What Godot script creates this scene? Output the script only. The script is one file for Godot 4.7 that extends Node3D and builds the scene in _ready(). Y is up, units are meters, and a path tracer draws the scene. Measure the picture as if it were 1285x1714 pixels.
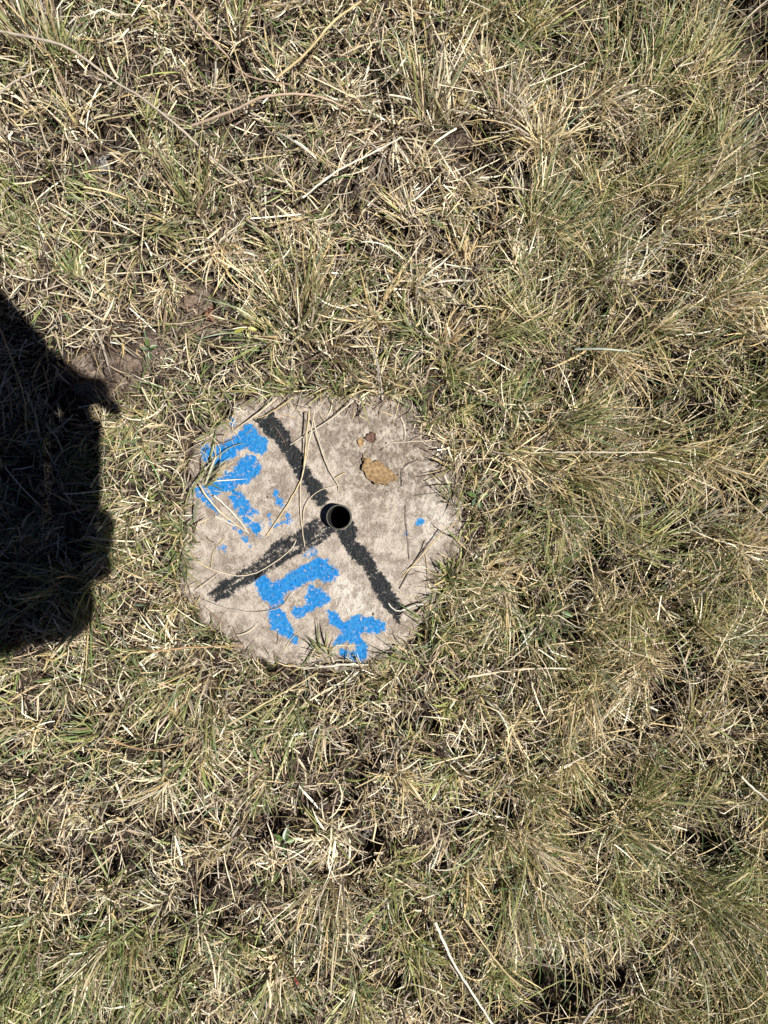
extends Node3D
# A painted concrete survey marker lying in dry, sunlit grass, seen from straight above.

const M := 0.00091            # metres on the ground per photograph pixel
const CAM := 1.17             # height of the camera
const PAD_TOP := 0.014

var rng := RandomNumberGenerator.new()
var n_low := FastNoiseLite.new()
var n_mid := FastNoiseLite.new()
var n_fine := FastNoiseLite.new()
var n_flow := FastNoiseLite.new()
var n_tone := FastNoiseLite.new()
var n_gap := FastNoiseLite.new()
var mats := {}
var used := {}

# ---------------------------------------------------------------- helpers
class Field:                   # a grid of numbers, read with bilinear interpolation
	var x0 := 0.0
	var z0 := 0.0
	var step := 0.01
	var nx := 0
	var nz := 0
	var v := PackedFloat32Array()
	func _init(ax: float, az: float, bx: float, bz: float, s: float) -> void:
		x0 = ax; z0 = az; step = s
		nx = int(ceil((bx - ax) / s)) + 1
		nz = int(ceil((bz - az) / s)) + 1
		v.resize(nx * nz)
	func at(x: float, z: float) -> float:
		var fx := clampf((x - x0) / step, 0.0, nx - 1.001)
		var fz := clampf((z - z0) / step, 0.0, nz - 1.001)
		var i := int(fx)
		var k := int(fz)
		fx -= i; fz -= k
		var a := k * nx + i
		return lerpf(lerpf(v[a], v[a + 1], fx), lerpf(v[a + nx], v[a + nx + 1], fx), fz)

class Strips:                  # collects thin curved blades into one mesh
	var v := PackedVector3Array()
	var n := PackedVector3Array()
	var c := PackedColorArray()
	var idx := PackedInt32Array()
	func mesh() -> ArrayMesh:
		var a := []
		a.resize(Mesh.ARRAY_MAX)
		a[Mesh.ARRAY_VERTEX] = v
		a[Mesh.ARRAY_NORMAL] = n
		a[Mesh.ARRAY_COLOR] = c
		a[Mesh.ARRAY_INDEX] = idx
		var m := ArrayMesh.new()
		m.add_surface_from_arrays(Mesh.PRIMITIVE_TRIANGLES, a)
		return m

var floor_f: Field             # height of what blades rest on (soil or marker)
var tip_cut := 0.92            # how far a blade narrows to its end (1 pointed, 0 broken off)
var pad_f: Field               # signed distance to the marker's outline

func blade(s: Strips, p: Vector3, az: float, el: float, length: float, w: float, droop: float, twist: float, roll: float, c0: Color, c1: Color, segs: int, keep_floor := true, kink := 0.0) -> void:
	var first := s.v.size()
	var st := length / segs
	var cr := cos(roll)
	var sr := sin(roll)
	for i in segs + 1:
		var t := float(i) / segs
		var ce := cos(el)
		var sa := sin(az)
		var ca := cos(az)
		var d := Vector3(ce * ca, sin(el), ce * sa)
		var side := Vector3(-sa, 0, ca)
		var up := side.cross(d)
		var s2 := side * cr + up * sr
		var n2 := up * cr - side * sr
		var hw := w * 0.5 * minf(1.0, 0.7 + t * 2.0) * (1.0 - pow(t, 3.0) * tip_cut)
		s.v.push_back(p - s2 * hw)
		s.v.push_back(p + s2 * hw)
		s.n.push_back((n2 - s2 * 0.45).normalized())
		s.n.push_back((n2 + s2 * 0.45).normalized())
		var col := c0.lerp(c1, t)
		s.c.push_back(col)
		s.c.push_back(col)
		if i < segs:
			var b := first + i * 2
			s.idx.append_array([b, b + 2, b + 1, b + 1, b + 2, b + 3])
		p += d * st
		el -= droop / segs
		az += twist / segs
		if kink != 0.0 and i == segs / 2:
			el -= absf(kink) * 0.8
			az += kink
		if keep_floor and p.y < 0.03:
			var f := floor_f.at(p.x, p.z) + 0.0012
			if p.y < f:
				p.y = f
				el = maxf(el, -0.02)

func tube(s: Strips, pts: Array, r: float, r1: float, c0: Color, c1: Color, sides := 6, knots := 0) -> void:
	# a round stalk along a smooth line through pts
	var cv := Curve3D.new()
	for i in pts.size():
		var h := Vector3.ZERO
		if i > 0 and i < pts.size() - 1:
			h = (pts[i + 1] - pts[i - 1]) / 6.0
		cv.add_point(pts[i], -h, h)
	var length := cv.get_baked_length()
	var rings := maxi(4, int(length / 0.007))
	var first := s.v.size()
	var jit := rng.randf() * 50.0
	for i in rings + 1:
		var t := float(i) / rings
		var p := cv.sample_baked(t * length, true)
		var d := (cv.sample_baked(minf(t * length + 0.003, length), true) - cv.sample_baked(maxf(t * length - 0.003, 0.0), true)).normalized()
		var side := d.cross(Vector3.UP).normalized()
		var up := side.cross(d)
		var rr := lerpf(r, r1, t) * (1.0 + 0.12 * n_fine.get_noise_2d(t * length * 900.0, jit))
		if knots > 0:
			var k := absf(fposmod(t * knots, 1.0) - 0.5)
			rr *= 1.0 + 0.35 * maxf(0.0, 1.0 - k * 14.0)
		p += side * 0.0012 * n_fine.get_noise_2d(t * length * 300.0, jit + 9.0)
		var col := c0.lerp(c1, t)
		var m := 0.85 + 0.3 * n_fine.get_noise_2d(t * length * 500.0, jit + 30.0)
		col = Color(col.r * m, col.g * m, col.b * m)
		for k in sides:
			var a: float = TAU * k / sides
			var nn := side * cos(a) + up * sin(a)
			s.v.push_back(p + nn * rr)
			s.n.push_back(nn)
			s.c.push_back(col)
		if i < rings:
			for k in sides:
				var a0 := first + i * sides + k
				var a1 := first + i * sides + (k + 1) % sides
				s.idx.append_array([a0, a1, a0 + sides, a1, a1 + sides, a0 + sides])
	for e in [0, rings]:
		var b := first + int(e) * sides
		for k in range(1, sides - 1):
			if e == 0:
				s.idx.append_array([b, b + k + 1, b + k])
			else:
				s.idx.append_array([b, b + k, b + k + 1])

func numbered(called: String) -> String:
	if not used.has(called):
		used[called] = 0
		return called
	used[called] += 1
	return "%s_%03d" % [called, used[called]]

func tag(o: Node, label: String, category := "", group := "", kind := "") -> void:
	o.set_meta("label", label)
	if category: o.set_meta("category", category)
	if group: o.set_meta("group", group)
	if kind: o.set_meta("kind", kind)

func put(called: String, m: Mesh, mat: Material, parent: Node = self) -> MeshInstance3D:
	var o := MeshInstance3D.new()
	o.name = numbered(called) if parent == self else called
	o.mesh = m
	if mat: o.material_override = mat
	parent.add_child(o, true)
	return o

func thing(called: String, label: String, category: String, at := Vector3.ZERO, group := "") -> Node3D:
	var o := Node3D.new()
	o.name = numbered(called)
	add_child(o)
	o.position = at
	tag(o, label, category, group)
	return o

func gp(x: float, y: float, h := 0.0) -> Vector3:      # ground position of a spot measured in the photograph
	var k := M * (CAM - h) / CAM
	return Vector3((x - 642.5) * k, h, (y - 857.0) * k)

func on_floor(x: float, y: float, up := 0.0) -> Vector3:
	var p := gp(x, y)
	p.y = floor_f.at(p.x, p.z) + up
	return p

func poly_sd(p: Vector2, poly: PackedVector2Array) -> float:
	var best := 1e9
	var inside := false
	var j := poly.size() - 1
	for i in poly.size():
		var a := poly[j]
		var b := poly[i]
		var e := b - a
		var w := p - a
		var q := w - e * clampf(w.dot(e) / e.dot(e), 0.0, 1.0)
		best = minf(best, q.length_squared())
		if (b.y > p.y) != (a.y > p.y) and p.x < (a.x - b.x) * (p.y - b.y) / (a.y - b.y) + b.x:
			inside = not inside
		j = i
	return -sqrt(best) if inside else sqrt(best)

func outline(flat: Array, ox := 0.0, oy := 0.0, zoom := 1.0) -> PackedVector2Array:
	var r := PackedVector2Array()
	for i in range(0, flat.size(), 2):
		r.push_back(Vector2((ox + flat[i] / zoom - 642.5) * M, (oy + flat[i + 1] / zoom - 857.0) * M))
	return r

func std(rough: float, spec := 0.5) -> StandardMaterial3D:
	var m := StandardMaterial3D.new()
	m.vertex_color_use_as_albedo = true
	m.roughness = rough
	m.metallic_specular = spec
	return m

func noise_tex(freq: float, octaves: int, sd: int, size := 512) -> NoiseTexture2D:
	var f := FastNoiseLite.new()
	f.seed = sd
	f.frequency = freq
	f.fractal_octaves = octaves
	var t := NoiseTexture2D.new()
	t.width = size
	t.height = size
	t.seamless = true
	t.noise = f
	return t

func mix_noise(n: FastNoiseLite, sd: int, freq: float, oct := 3) -> void:
	n.seed = sd
	n.noise_type = FastNoiseLite.TYPE_SIMPLEX_SMOOTH
	n.frequency = freq
	n.fractal_octaves = oct

# ---------------------------------------------------------------- what grows where (6 x 8 patches of the plot)
const GREEN := [.34, .25, .2, .22, .4, .45, .5, .3, .25, .2, .4, .5, .32, .35, .36, .3, .42, .5, .5, .5, .3, .3, .45, .45, .5, .4, .3, .5, .42, .45, .35, .48, .35, .35, .35, .45, .32, .28, .2, .25, .38, .48, .55, .4, .3, .3, .48, .58]
const DENSE := [1.0, .9, 1.0, 1.0, 1.0, .55, .75, .75, .9, .9, 1.0, .6, .8, .5, 1.1, 1.0, 1.0, 1.0, .7, .75, .8, .8, 1.0, 1.0, 1.0, 1.0, .9, 1.0, 1.0, 1.0, .9, 1.0, 1.0, 1.0, 1.0, 1.0, .9, .9, 1.0, 1.0, 1.0, 1.0, 1.1, 1.0, .9, .8, .6, 1.0]
const TALL := [.9, .7, .8, 1.0, 1.2, 1.1, .8, .8, .8, .8, 1.2, 1.2, .6, .6, 1.1, 1.0, 1.2, 1.2, .6, .7, .7, .9, 1.2, 1.2, .8, .8, .7, .9, 1.1, 1.2, .8, .9, .8, .9, 1.1, 1.2, .8, .8, .9, 1.0, 1.2, 1.2, 1.2, 1.1, 1.0, 1.0, 1.1, 1.3]

func patch(grid: Array, x: float, z: float) -> float:
	var fx := clampf((x / M + 642.5) / 214.0 - 0.5, 0.0, 4.999)
	var fz := clampf((z / M + 857.0) / 214.0 - 0.5, 0.0, 6.999)
	var i := int(fx)
	var k := int(fz)
	return lerpf(lerpf(grid[k * 6 + i], grid[k * 6 + i + 1], fx - i), lerpf(grid[k * 6 + 6 + i], grid[k * 6 + 7 + i], fx - i), fz - k)

# open spots: x, y, radius (pixels of the photograph), how dusty the soil is, depth of the hollow
const BARE := [[1262, 55, 85, 0.0, .045], [1265, 230, 60, .5, .01], [335, 520, 52, .9, .0], [140, 640, 55, .9, .0], [205, 620, 40, .9, .0], [930, 1650, 80, 0.0, .05], [640, 320, 60, .5, .0], [165, 262, 40, .5, .01], [1150, 285, 30, .4, .01], [618, 1412, 28, .1, .03], [250, 590, 30, .9, .0],
	[120, 1210, 38, .2, .02], [760, 250, 40, .2, .02], [195, 235, 30, .1, .03], [690, 55, 26, .1, .02], [805, 240, 36, .1, .03], [230, 425, 26, .1, .02], [430, 1370, 34, .2, .02], [285, 1225, 30, .1, .02], [1050, 690, 62, 0.0, .045], [1078, 605, 46, 0.0, .04], [1010, 1205, 44, .1, .03], [835, 1165, 30, .1, .02], [700, 1185, 26, .1, .02], [545, 1260, 28, .1, .02], [255, 95, 28, .2, .02], [360, 120, 30, .3, .02], [870, 885, 26, .1, .02], [1000, 905, 26, .0, .03], [520, 625, 20, .1, .02], [490, 1690, 26, 0.0, .03], [1230, 820, 38, 0.0, .04],
	[905, 645, 32, 0.0, .035], [1100, 885, 40, 0.0, .04], [1130, 1125, 40, 0.0, .04], [960, 1335, 40, 0.0, .035], [1180, 1405, 38, 0.0, .04], [1080, 455, 34, 0.0, .035], [905, 520, 30, 0.0, .03], [1000, 60, 30, 0.0, .03], [765, 1350, 30, .1, .03], [1150, 700, 34, 0.0, .04], [960, 960, 28, 0.0, .03], [1240, 1180, 30, 0.0, .04], [860, 330, 30, 0.0, .03], [350, 1460, 30, .1, .025], [60, 320, 26, .2, .02], [440, 250, 24, .2, .02], [600, 130, 24, .2, .025]]
func bare(x: float, z: float, what := -1) -> float:           # 1 in the middle of a bare spot
	var r := 0.0
	for b in BARE:
		var d: float = Vector2(x - (b[0] - 642.5) * M, z - (b[1] - 857.0) * M).length() / (b[2] * M)
		if d < 1.15:
			var k := 1.0 - smoothstep(0.6, 1.15, d)
			r = maxf(r, k if what < 0 else k * b[what])
	return r

func soil_height(x: float, z: float, sd: float) -> float:
	var h := 0.012 * n_low.get_noise_2d(x, z) + 0.006 * n_mid.get_noise_2d(x, z) + 0.0022 * n_fine.get_noise_2d(x, z)
	h -= (0.034 * gap_at(x, z) + bare(x, z, 4)) * smoothstep(0.0, 0.05, sd)
	if sd < 0.12:
		h = lerpf(h * 0.4 + 0.004, h, smoothstep(0.0, 0.12, sd))
	h -= 0.012 * smoothstep(0.016, 0.003, sd)
	if sd < -0.03:
		h = -0.4
	return h

var STRAW := [Color(.66, .565, .385), Color(.50, .40, .21), Color(.39, .335, .265), Color(.28, .215, .155), Color(.13, .09, .06), Color(.82, .75, .58)]
var LEAF := [Color(.115, .185, .055), Color(.055, .11, .035), Color(.28, .33, .10), Color(.19, .18, .055), Color(.15, .215, .125)]

func tint(c: Color, amount := 0.25) -> Color:
	var k := 1.0 + rng.randf_range(-amount, amount)
	var w := 1.0 + rng.randf_range(-0.06, 0.06)
	return Color(c.r * k * w, c.g * k, c.b * k / w)

func straw_color(right := 0.0) -> Color:
	var r := rng.randf()
	if rng.randf() < right * 0.5: return tint(Color(.48, .38, .21), 0.45)
	return tint(STRAW[0 if r < .30 else 1 if r < .44 else 2 if r < .60 else 3 if r < .76 else 4 if r < .88 else 5])

func leaf_color(right: float) -> Color:
	var r := rng.randf()
	if rng.randf() < right * 0.55:
		return tint(LEAF[3 if r < .6 else 2 if r < .75 else 1])
	return tint(LEAF[0 if r < .38 else 1 if r < .6 else 2 if r < .78 else 4])

# a clump of blades round one root, added to the straw and the green collections
func clump(straw: Strips, green: Strips, x: float, z: float, count: int, share: float, tall: float, fine: float, lean_az: float, lean: float, spread: float, segs := 5, anywhere := false) -> void:
	for i in count:
		var a := rng.randf() * TAU
		var r := spread * sqrt(rng.randf())
		var bx := x + cos(a) * r
		var bz := z + sin(a) * r
		if pad_f.at(bx, bz) < 0.003 and not anywhere:
			continue
		var out := Vector2(cos(a), sin(a)) * rng.randf_range(0.2, 1.0) + Vector2(cos(lean_az), sin(lean_az)) * lean + Vector2(rng.randfn(), rng.randfn()) * 0.35
		var az := out.angle()
		var el := clampf(1.52 - out.length() * rng.randf_range(0.15, 0.62), 0.15, 1.52)
		var is_green := rng.randf() < share
		var length := tall * rng.randf_range(0.55, 1.35) * (1.15 if is_green else 1.0)
		var w := lerpf(rng.randf_range(0.0014, 0.0034), rng.randf_range(0.0009, 0.0018), fine)
		if rng.randf() < 0.05: w *= 1.5
		var p := Vector3(bx, floor_f.at(bx, bz) - 0.002, bz)
		var droop := rng.randf_range(0.1, 1.2)
		var tw := rng.randfn() * 0.45
		var roll := rng.randfn() * 0.6
		if is_green:
			var c := leaf_color(fine)
			var base := c.lerp(Color(.4, .38, .2), rng.randf_range(0.2, 0.8))
			var tip := c if rng.randf() < 0.6 else c.lerp(STRAW[1], rng.randf_range(0.3, 0.9))
			blade(green, p, az, el, length, w, droop, tw, roll, base, tip, segs)
		else:
			var c2 := straw_color(fine)
			tip_cut = 0.92 if rng.randf() < 0.45 else 0.25
			blade(straw, p, az, el, length, w * (1.0 if rng.randf() < 0.5 else 0.65), droop * 0.55, tw * 0.5, roll, c2, tint(c2, 0.12), segs, true, rng.randfn() * 0.8 if rng.randf() < 0.3 else 0.0)
			tip_cut = 0.92

# ---------------------------------------------------------------- marker surface
func sheet(mask: PackedFloat32Array, f: Field, off: float, cols: PackedColorArray, skirt: float) -> ArrayMesh:
	# the part of the lattice f where mask is above zero, its border cut cleanly
	var s := Strips.new()
	var of := PackedInt32Array()
	of.resize(mask.size())
	of.fill(-1)
	var nx := f.nx
	var corner := [0, 1, nx + 1, nx]
	for k in f.nz - 1:
		for i in nx - 1:
			var b := k * nx + i
			var m0 := mask[b] > 0.0
			var m1 := mask[b + 1] > 0.0
			var m2 := mask[b + nx + 1] > 0.0
			var m3 := mask[b + nx] > 0.0
			if not (m0 or m1 or m2 or m3):
				continue
			var loop := PackedInt32Array()
			var cut := PackedInt32Array()
			for q in 4:
				var a0: int = b + corner[q]
				var a1: int = b + corner[(q + 1) % 4]
				if mask[a0] > 0.0:
					if of[a0] < 0:
						of[a0] = s.v.size()
						_vertex(s, f, off, cols, a0, a0, 0.0)
					loop.push_back(of[a0])
				if (mask[a0] > 0.0) != (mask[a1] > 0.0):
					loop.push_back(s.v.size())
					cut.push_back(s.v.size())
					_vertex(s, f, off, cols, a0, a1, mask[a0] / (mask[a0] - mask[a1]))
			for q in range(1, loop.size() - 1):
				s.idx.append_array([loop[0], loop[q], loop[q + 1]])
			if skirt > 0.0 and cut.size() == 2:
				var pa := s.v[cut[0]]
				var pb := s.v[cut[1]]
				var first := s.v.size()
				var nn := (pb - pa).cross(Vector3.UP).normalized()
				for p: Vector3 in [pa, pb, pa - Vector3(0, skirt, 0), pb - Vector3(0, skirt, 0)]:
					s.v.push_back(p)
					s.n.push_back(nn)
					s.c.push_back(cols[b])
				s.idx.append_array([first, first + 1, first + 2, first + 1, first + 3, first + 2])
	return s.mesh()

func _vertex(s: Strips, f: Field, off: float, cols: PackedColorArray, a: int, b: int, t: float) -> void:
	var nx := f.nx
	var pa := Vector3(f.x0 + (a % nx) * f.step, f.v[a] + off, f.z0 + (a / nx) * f.step)
	var pb := Vector3(f.x0 + (b % nx) * f.step, f.v[b] + off, f.z0 + (b / nx) * f.step)
	s.v.push_back(pa.lerp(pb, t))
	var gx := f.v[mini(a + 1, f.v.size() - 1)] - f.v[maxi(a - 1, 0)]
	var gz := f.v[mini(a + nx, f.v.size() - 1)] - f.v[maxi(a - nx, 0)]
	s.n.push_back(Vector3(-gx, 2.0 * f.step, -gz).normalized())
	s.c.push_back(cols[a].lerp(cols[b], t))

func lathe(profile: Array, sides: int, wobble := 0.0) -> ArrayMesh:
	var st := SurfaceTool.new()
	st.begin(Mesh.PRIMITIVE_TRIANGLES)
	for i in profile.size() - 1:
		st.set_smooth_group(i if absf(profile[i + 1].y - profile[i].y) < 0.0005 else 100)
		for k in sides:
			var q := []
			for c in [[i, k], [i, k + 1], [i + 1, k], [i + 1, k + 1]]:
				var a: float = TAU * c[1] / sides
				var w: float = 1.0 + wobble * sin(a * 3.0 + 1.0)
				q.push_back(Vector3(cos(a) * profile[c[0]].x * w, profile[c[0]].y, sin(a) * profile[c[0]].x * w))
			for n in [0, 1, 2, 1, 3, 2]:
				st.add_vertex(q[n])
	st.index()
	st.generate_normals()
	return st.commit()

# a thin lumpy sheet with thickness, used for the fallen leaves
func leaf_sheet(poly: PackedVector2Array, thick: float, curl: Callable, c0: Color, c1: Color, sd: float) -> ArrayMesh:
	var lo := poly[0]
	var hi := poly[0]
	for p in poly:
		lo = lo.min(p)
		hi = hi.max(p)
	var f := Field.new(lo.x - 0.002, lo.y - 0.002, hi.x + 0.002, hi.y + 0.002, 0.0011)
	var mask := PackedFloat32Array()
	var cols := PackedColorArray()
	for k in f.nz:
		for i in f.nx:
			var x := f.x0 + i * f.step
			var z := f.z0 + k * f.step
			var n := n_fine.get_noise_2d(x * 2.0 + sd, z * 2.0)
			mask.push_back(-poly_sd(Vector2(x, z), poly) + n * 0.0016)
			var vein := absf(fposmod((x * 0.7 + z) / 0.0052, 1.0) - 0.5)
			f.v[k * f.nx + i] = curl.call(x, z) + n * 0.0016
			cols.push_back(c0.lerp(c1, clampf(0.45 + n * 1.5 + (0.15 if vein < 0.06 else 0.0), 0.0, 1.0)))
	return sheet(mask, f, 0.0, cols, thick)

func stone(r: Vector3, sd: float, rough: float, c0: Color, c1: Color, facet := false) -> ArrayMesh:
	var st := SurfaceTool.new()
	st.begin(Mesh.PRIMITIVE_TRIANGLES)
	var sp := SphereMesh.new()
	sp.radius = 1.0
	sp.height = 2.0
	sp.radial_segments = 12 if facet else 28
	sp.rings = 6 if facet else 14
	var arr := sp.get_mesh_arrays()
	var vs: PackedVector3Array = arr[Mesh.ARRAY_VERTEX]
	var ids: PackedInt32Array = arr[Mesh.ARRAY_INDEX]
	for i in ids:
		var v := vs[i]
		var n := n_low.get_noise_3d(v.x * 0.25 + sd, v.y * 0.25, v.z * 0.25)
		var n2 := n_low.get_noise_3d(v.x * 0.8 + sd, v.y * 0.8, v.z * 0.8)
		var k := 1.0 + rough * (n + 0.35 * n2)
		if facet:
			k /= maxf(absf(v.x + v.z * 0.4), maxf(absf(v.z - v.x * 0.3), absf(v.y) * 1.1)) * 0.55 + 0.5
		st.set_smooth_group(-1 if facet else 0)
		st.set_color(c0.lerp(c1, clampf(0.5 + n2 * 1.2, 0.0, 1.0)))
		st.add_vertex(v * k * r)
	st.generate_normals()
	return st.commit()

# ---------------------------------------------------------------- a figure from tapered limbs, joined smoothly and meshed
func figure(bones: Array, cell: float, blend: float, st: SurfaceTool) -> void:
	var lo := Vector3(1e9, 1e9, 1e9)
	var hi := -lo
	for b in bones:
		for q in 2:
			var r: float = b[2 + q] + cell * 3.0
			var p: Vector3 = b[q]
			lo = lo.min(p - Vector3(r, r, r))
			hi = hi.max(p + Vector3(r, r, r))
	var nx := int((hi.x - lo.x) / cell) + 2
	var ny := int((hi.y - lo.y) / cell) + 2
	var nz := int((hi.z - lo.z) / cell) + 2
	var d := PackedFloat32Array()
	d.resize(nx * ny * nz)
	d.fill(1.0)
	var own := PackedInt32Array()
	own.resize(nx * ny * nz)
	for n in bones.size():
		var a: Vector3 = bones[n][0]
		var e: Vector3 = bones[n][1] - a
		var ra: float = bones[n][2]
		var rb: float = bones[n][3]
		var big := maxf(ra, rb) + blend + cell * 2.0
		var l := (a.min(a + e) - Vector3(big, big, big) - lo) / cell
		var h := (a.max(a + e) + Vector3(big, big, big) - lo) / cell
		var ee := maxf(e.dot(e), 1e-9)
		for y in range(maxi(0, int(l.y)), mini(ny, int(h.y) + 1)):
			for z in range(maxi(0, int(l.z)), mini(nz, int(h.z) + 1)):
				for x in range(maxi(0, int(l.x)), mini(nx, int(h.x) + 1)):
					var p := lo + Vector3(x, y, z) * cell - a
					var t := clampf(p.dot(e) / ee, 0.0, 1.0)
					var dist := (p - e * t).length() - lerpf(ra, rb, t)
					var at := (y * nz + z) * nx + x
					var was := d[at]
					if dist < was: own[at] = n
					var k := maxf(blend - absf(was - dist), 0.0) / blend
					d[at] = minf(was, dist) - k * k * blend * 0.25
	var vert := {}
	var sx := [0, 1, 0, 1, 0, 1, 0, 1]
	var sy := [0, 0, 1, 1, 0, 0, 1, 1]
	var sz := [0, 0, 0, 0, 1, 1, 1, 1]
	for y in ny - 1:
		for z in nz - 1:
			for x in nx - 1:
				var base := (y * nz + z) * nx + x
				var inside := 0
				for q in 8:
					if d[base + sx[q] + sz[q] * nx + sy[q] * nx * nz] < 0.0:
						inside += 1
				if inside == 0 or inside == 8:
					continue
				var sum := Vector3.ZERO
				var cnt := 0
				for q in 8:
					for ax in 3:
						var q2 := q | (1 << ax)
						if q2 == q: continue
						var da := d[base + sx[q] + sz[q] * nx + sy[q] * nx * nz]
						var db := d[base + sx[q2] + sz[q2] * nx + sy[q2] * nx * nz]
						if (da < 0.0) != (db < 0.0):
							sum += Vector3(sx[q], sy[q], sz[q]).lerp(Vector3(sx[q2], sy[q2], sz[q2]), da / (da - db))
							cnt += 1
				vert[base] = lo + (Vector3(x, y, z) + sum / cnt) * cell
	for y in range(1, ny - 1):
		for z in range(1, nz - 1):
			for x in range(1, nx - 1):
				var base := (y * nz + z) * nx + x
				var here := d[base] < 0.0
				for ax in 3:
					var st_a: int = [1, nx * nz, nx][ax]
					if here == (d[base + st_a] < 0.0): continue
					var u: int = [nx * nz, nx, 1][ax]
					var w: int = [nx, 1, nx * nz][ax]
					var q := [base - u - w, base - w, base, base - u]
					if not (vert.has(q[0]) and vert.has(q[1]) and vert.has(q[2]) and vert.has(q[3])): continue
					st.set_color(bones[own[base if here else base + st_a]][4])
					for i in ([0, 2, 1, 0, 3, 2] if here else [0, 1, 2, 0, 2, 3]):
						st.add_vertex(vert[q[i]])

# ================================================================ the scene
func _ready() -> void:
	rng.seed = 7
	# camera
	var cam := Camera3D.new()
	cam.name = "camera"
	cam.position = Vector3(0, CAM, 0)
	cam.rotation_degrees = Vector3(-90, 0, 0)
	cam.fov = 67.3
	cam.near = 0.05
	cam.far = 200.0
	add_child(cam)
	# sky
	var sky := ProceduralSkyMaterial.new()
	sky.sky_top_color = Color(0.20, 0.36, 0.66)
	sky.sky_horizon_color = Color(0.55, 0.66, 0.78)
	sky.sky_curve = 0.12
	sky.ground_bottom_color = Color(0.25, 0.22, 0.16)
	sky.ground_horizon_color = Color(0.45, 0.44, 0.40)
	sky.sky_energy_multiplier = 0.4
	sky.ground_energy_multiplier = 0.4
	var env := Environment.new()
	env.background_mode = Environment.BG_SKY
	env.sky = Sky.new()
	env.sky.sky_material = sky
	env.tonemap_mode = Environment.TONE_MAPPER_LINEAR
	env.tonemap_exposure = 1.42
	env.sdfgi_enabled = true
	env.ssao_enabled = true
	env.ssil_enabled = true
	var we := WorldEnvironment.new()
	we.name = "world"
	we.environment = env
	add_child(we)
	# sun, high on the right
	var sun := DirectionalLight3D.new()
	sun.name = "sun"
	sun.basis = Basis.looking_at(Vector3(-0.42, -1.0, -0.10).normalized(), Vector3.FORWARD)
	sun.light_color = Color(1.0, 0.975, 0.935)
	sun.light_energy = 1.6
	sun.light_angular_distance = 0.53
	sun.shadow_enabled = true
	add_child(sun)

	mix_noise(n_low, 11, 2.6)
	mix_noise(n_mid, 12, 14.0)
	mix_noise(n_fine, 13, 75.0, 4)
	mix_noise(n_flow, 14, 4.5, 2)
	mix_noise(n_tone, 15, 6.5, 3)
	mix_noise(n_gap, 16, 17.0, 3)

	build_materials()
	build_marker_outline()
	build_soil()
	build_marker()
	build_litter()
	build_grass()
	build_tufts()
	build_stalks()
	build_small_things()
	build_person()

func build_materials() -> void:
	var straw := std(0.42, 0.55)
	straw.backlight_enabled = true
	straw.backlight = Color(0.2, 0.19, 0.15)
	mats.straw = straw
	var green := std(0.4, 0.55)
	green.backlight_enabled = true
	green.backlight = Color(0.3, 0.36, 0.14)
	mats.green = green
	mats.stalk = std(0.6, 0.4)
	var soil := std(0.95, 0.25)
	soil.uv1_triplanar = true
	soil.uv1_world_triplanar = true
	soil.uv1_scale = Vector3(7, 7, 7)
	soil.heightmap_enabled = true
	soil.heightmap_texture = noise_tex(0.03, 5, 3)
	soil.heightmap_scale = 1.1
	mats.soil = soil
	var con := std(0.92, 0.3)
	con.uv1_triplanar = true
	con.uv1_world_triplanar = true
	con.uv1_scale = Vector3(9, 9, 9)
	con.heightmap_enabled = true
	con.heightmap_texture = noise_tex(0.045, 5, 5)
	con.heightmap_scale = 0.15
	mats.concrete = con
	mats.blue = con.duplicate()
	mats.blue.roughness = 0.62
	mats.black = con.duplicate()
	mats.black.roughness = 0.55
	mats.plain = std(0.8, 0.4)
	mats.pipe = std(0.55, 0.5)

var PAD := [412, 668, 545, 656, 668, 656, 722, 704, 768, 764, 776, 905, 732, 1002, 676, 1090, 644, 1124, 500, 1114, 408, 1098, 336, 1032, 304, 985, 308, 880, 325, 742]

func build_marker_outline() -> void:
	var poly := outline(PAD)
	pad_f = Field.new(-0.46, -0.34, 0.28, 0.40, 0.006)
	for k in pad_f.nz:
		for i in pad_f.nx:
			pad_f.v[k * pad_f.nx + i] = poly_sd(Vector2(pad_f.x0 + i * pad_f.step, pad_f.z0 + k * pad_f.step), poly)

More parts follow.
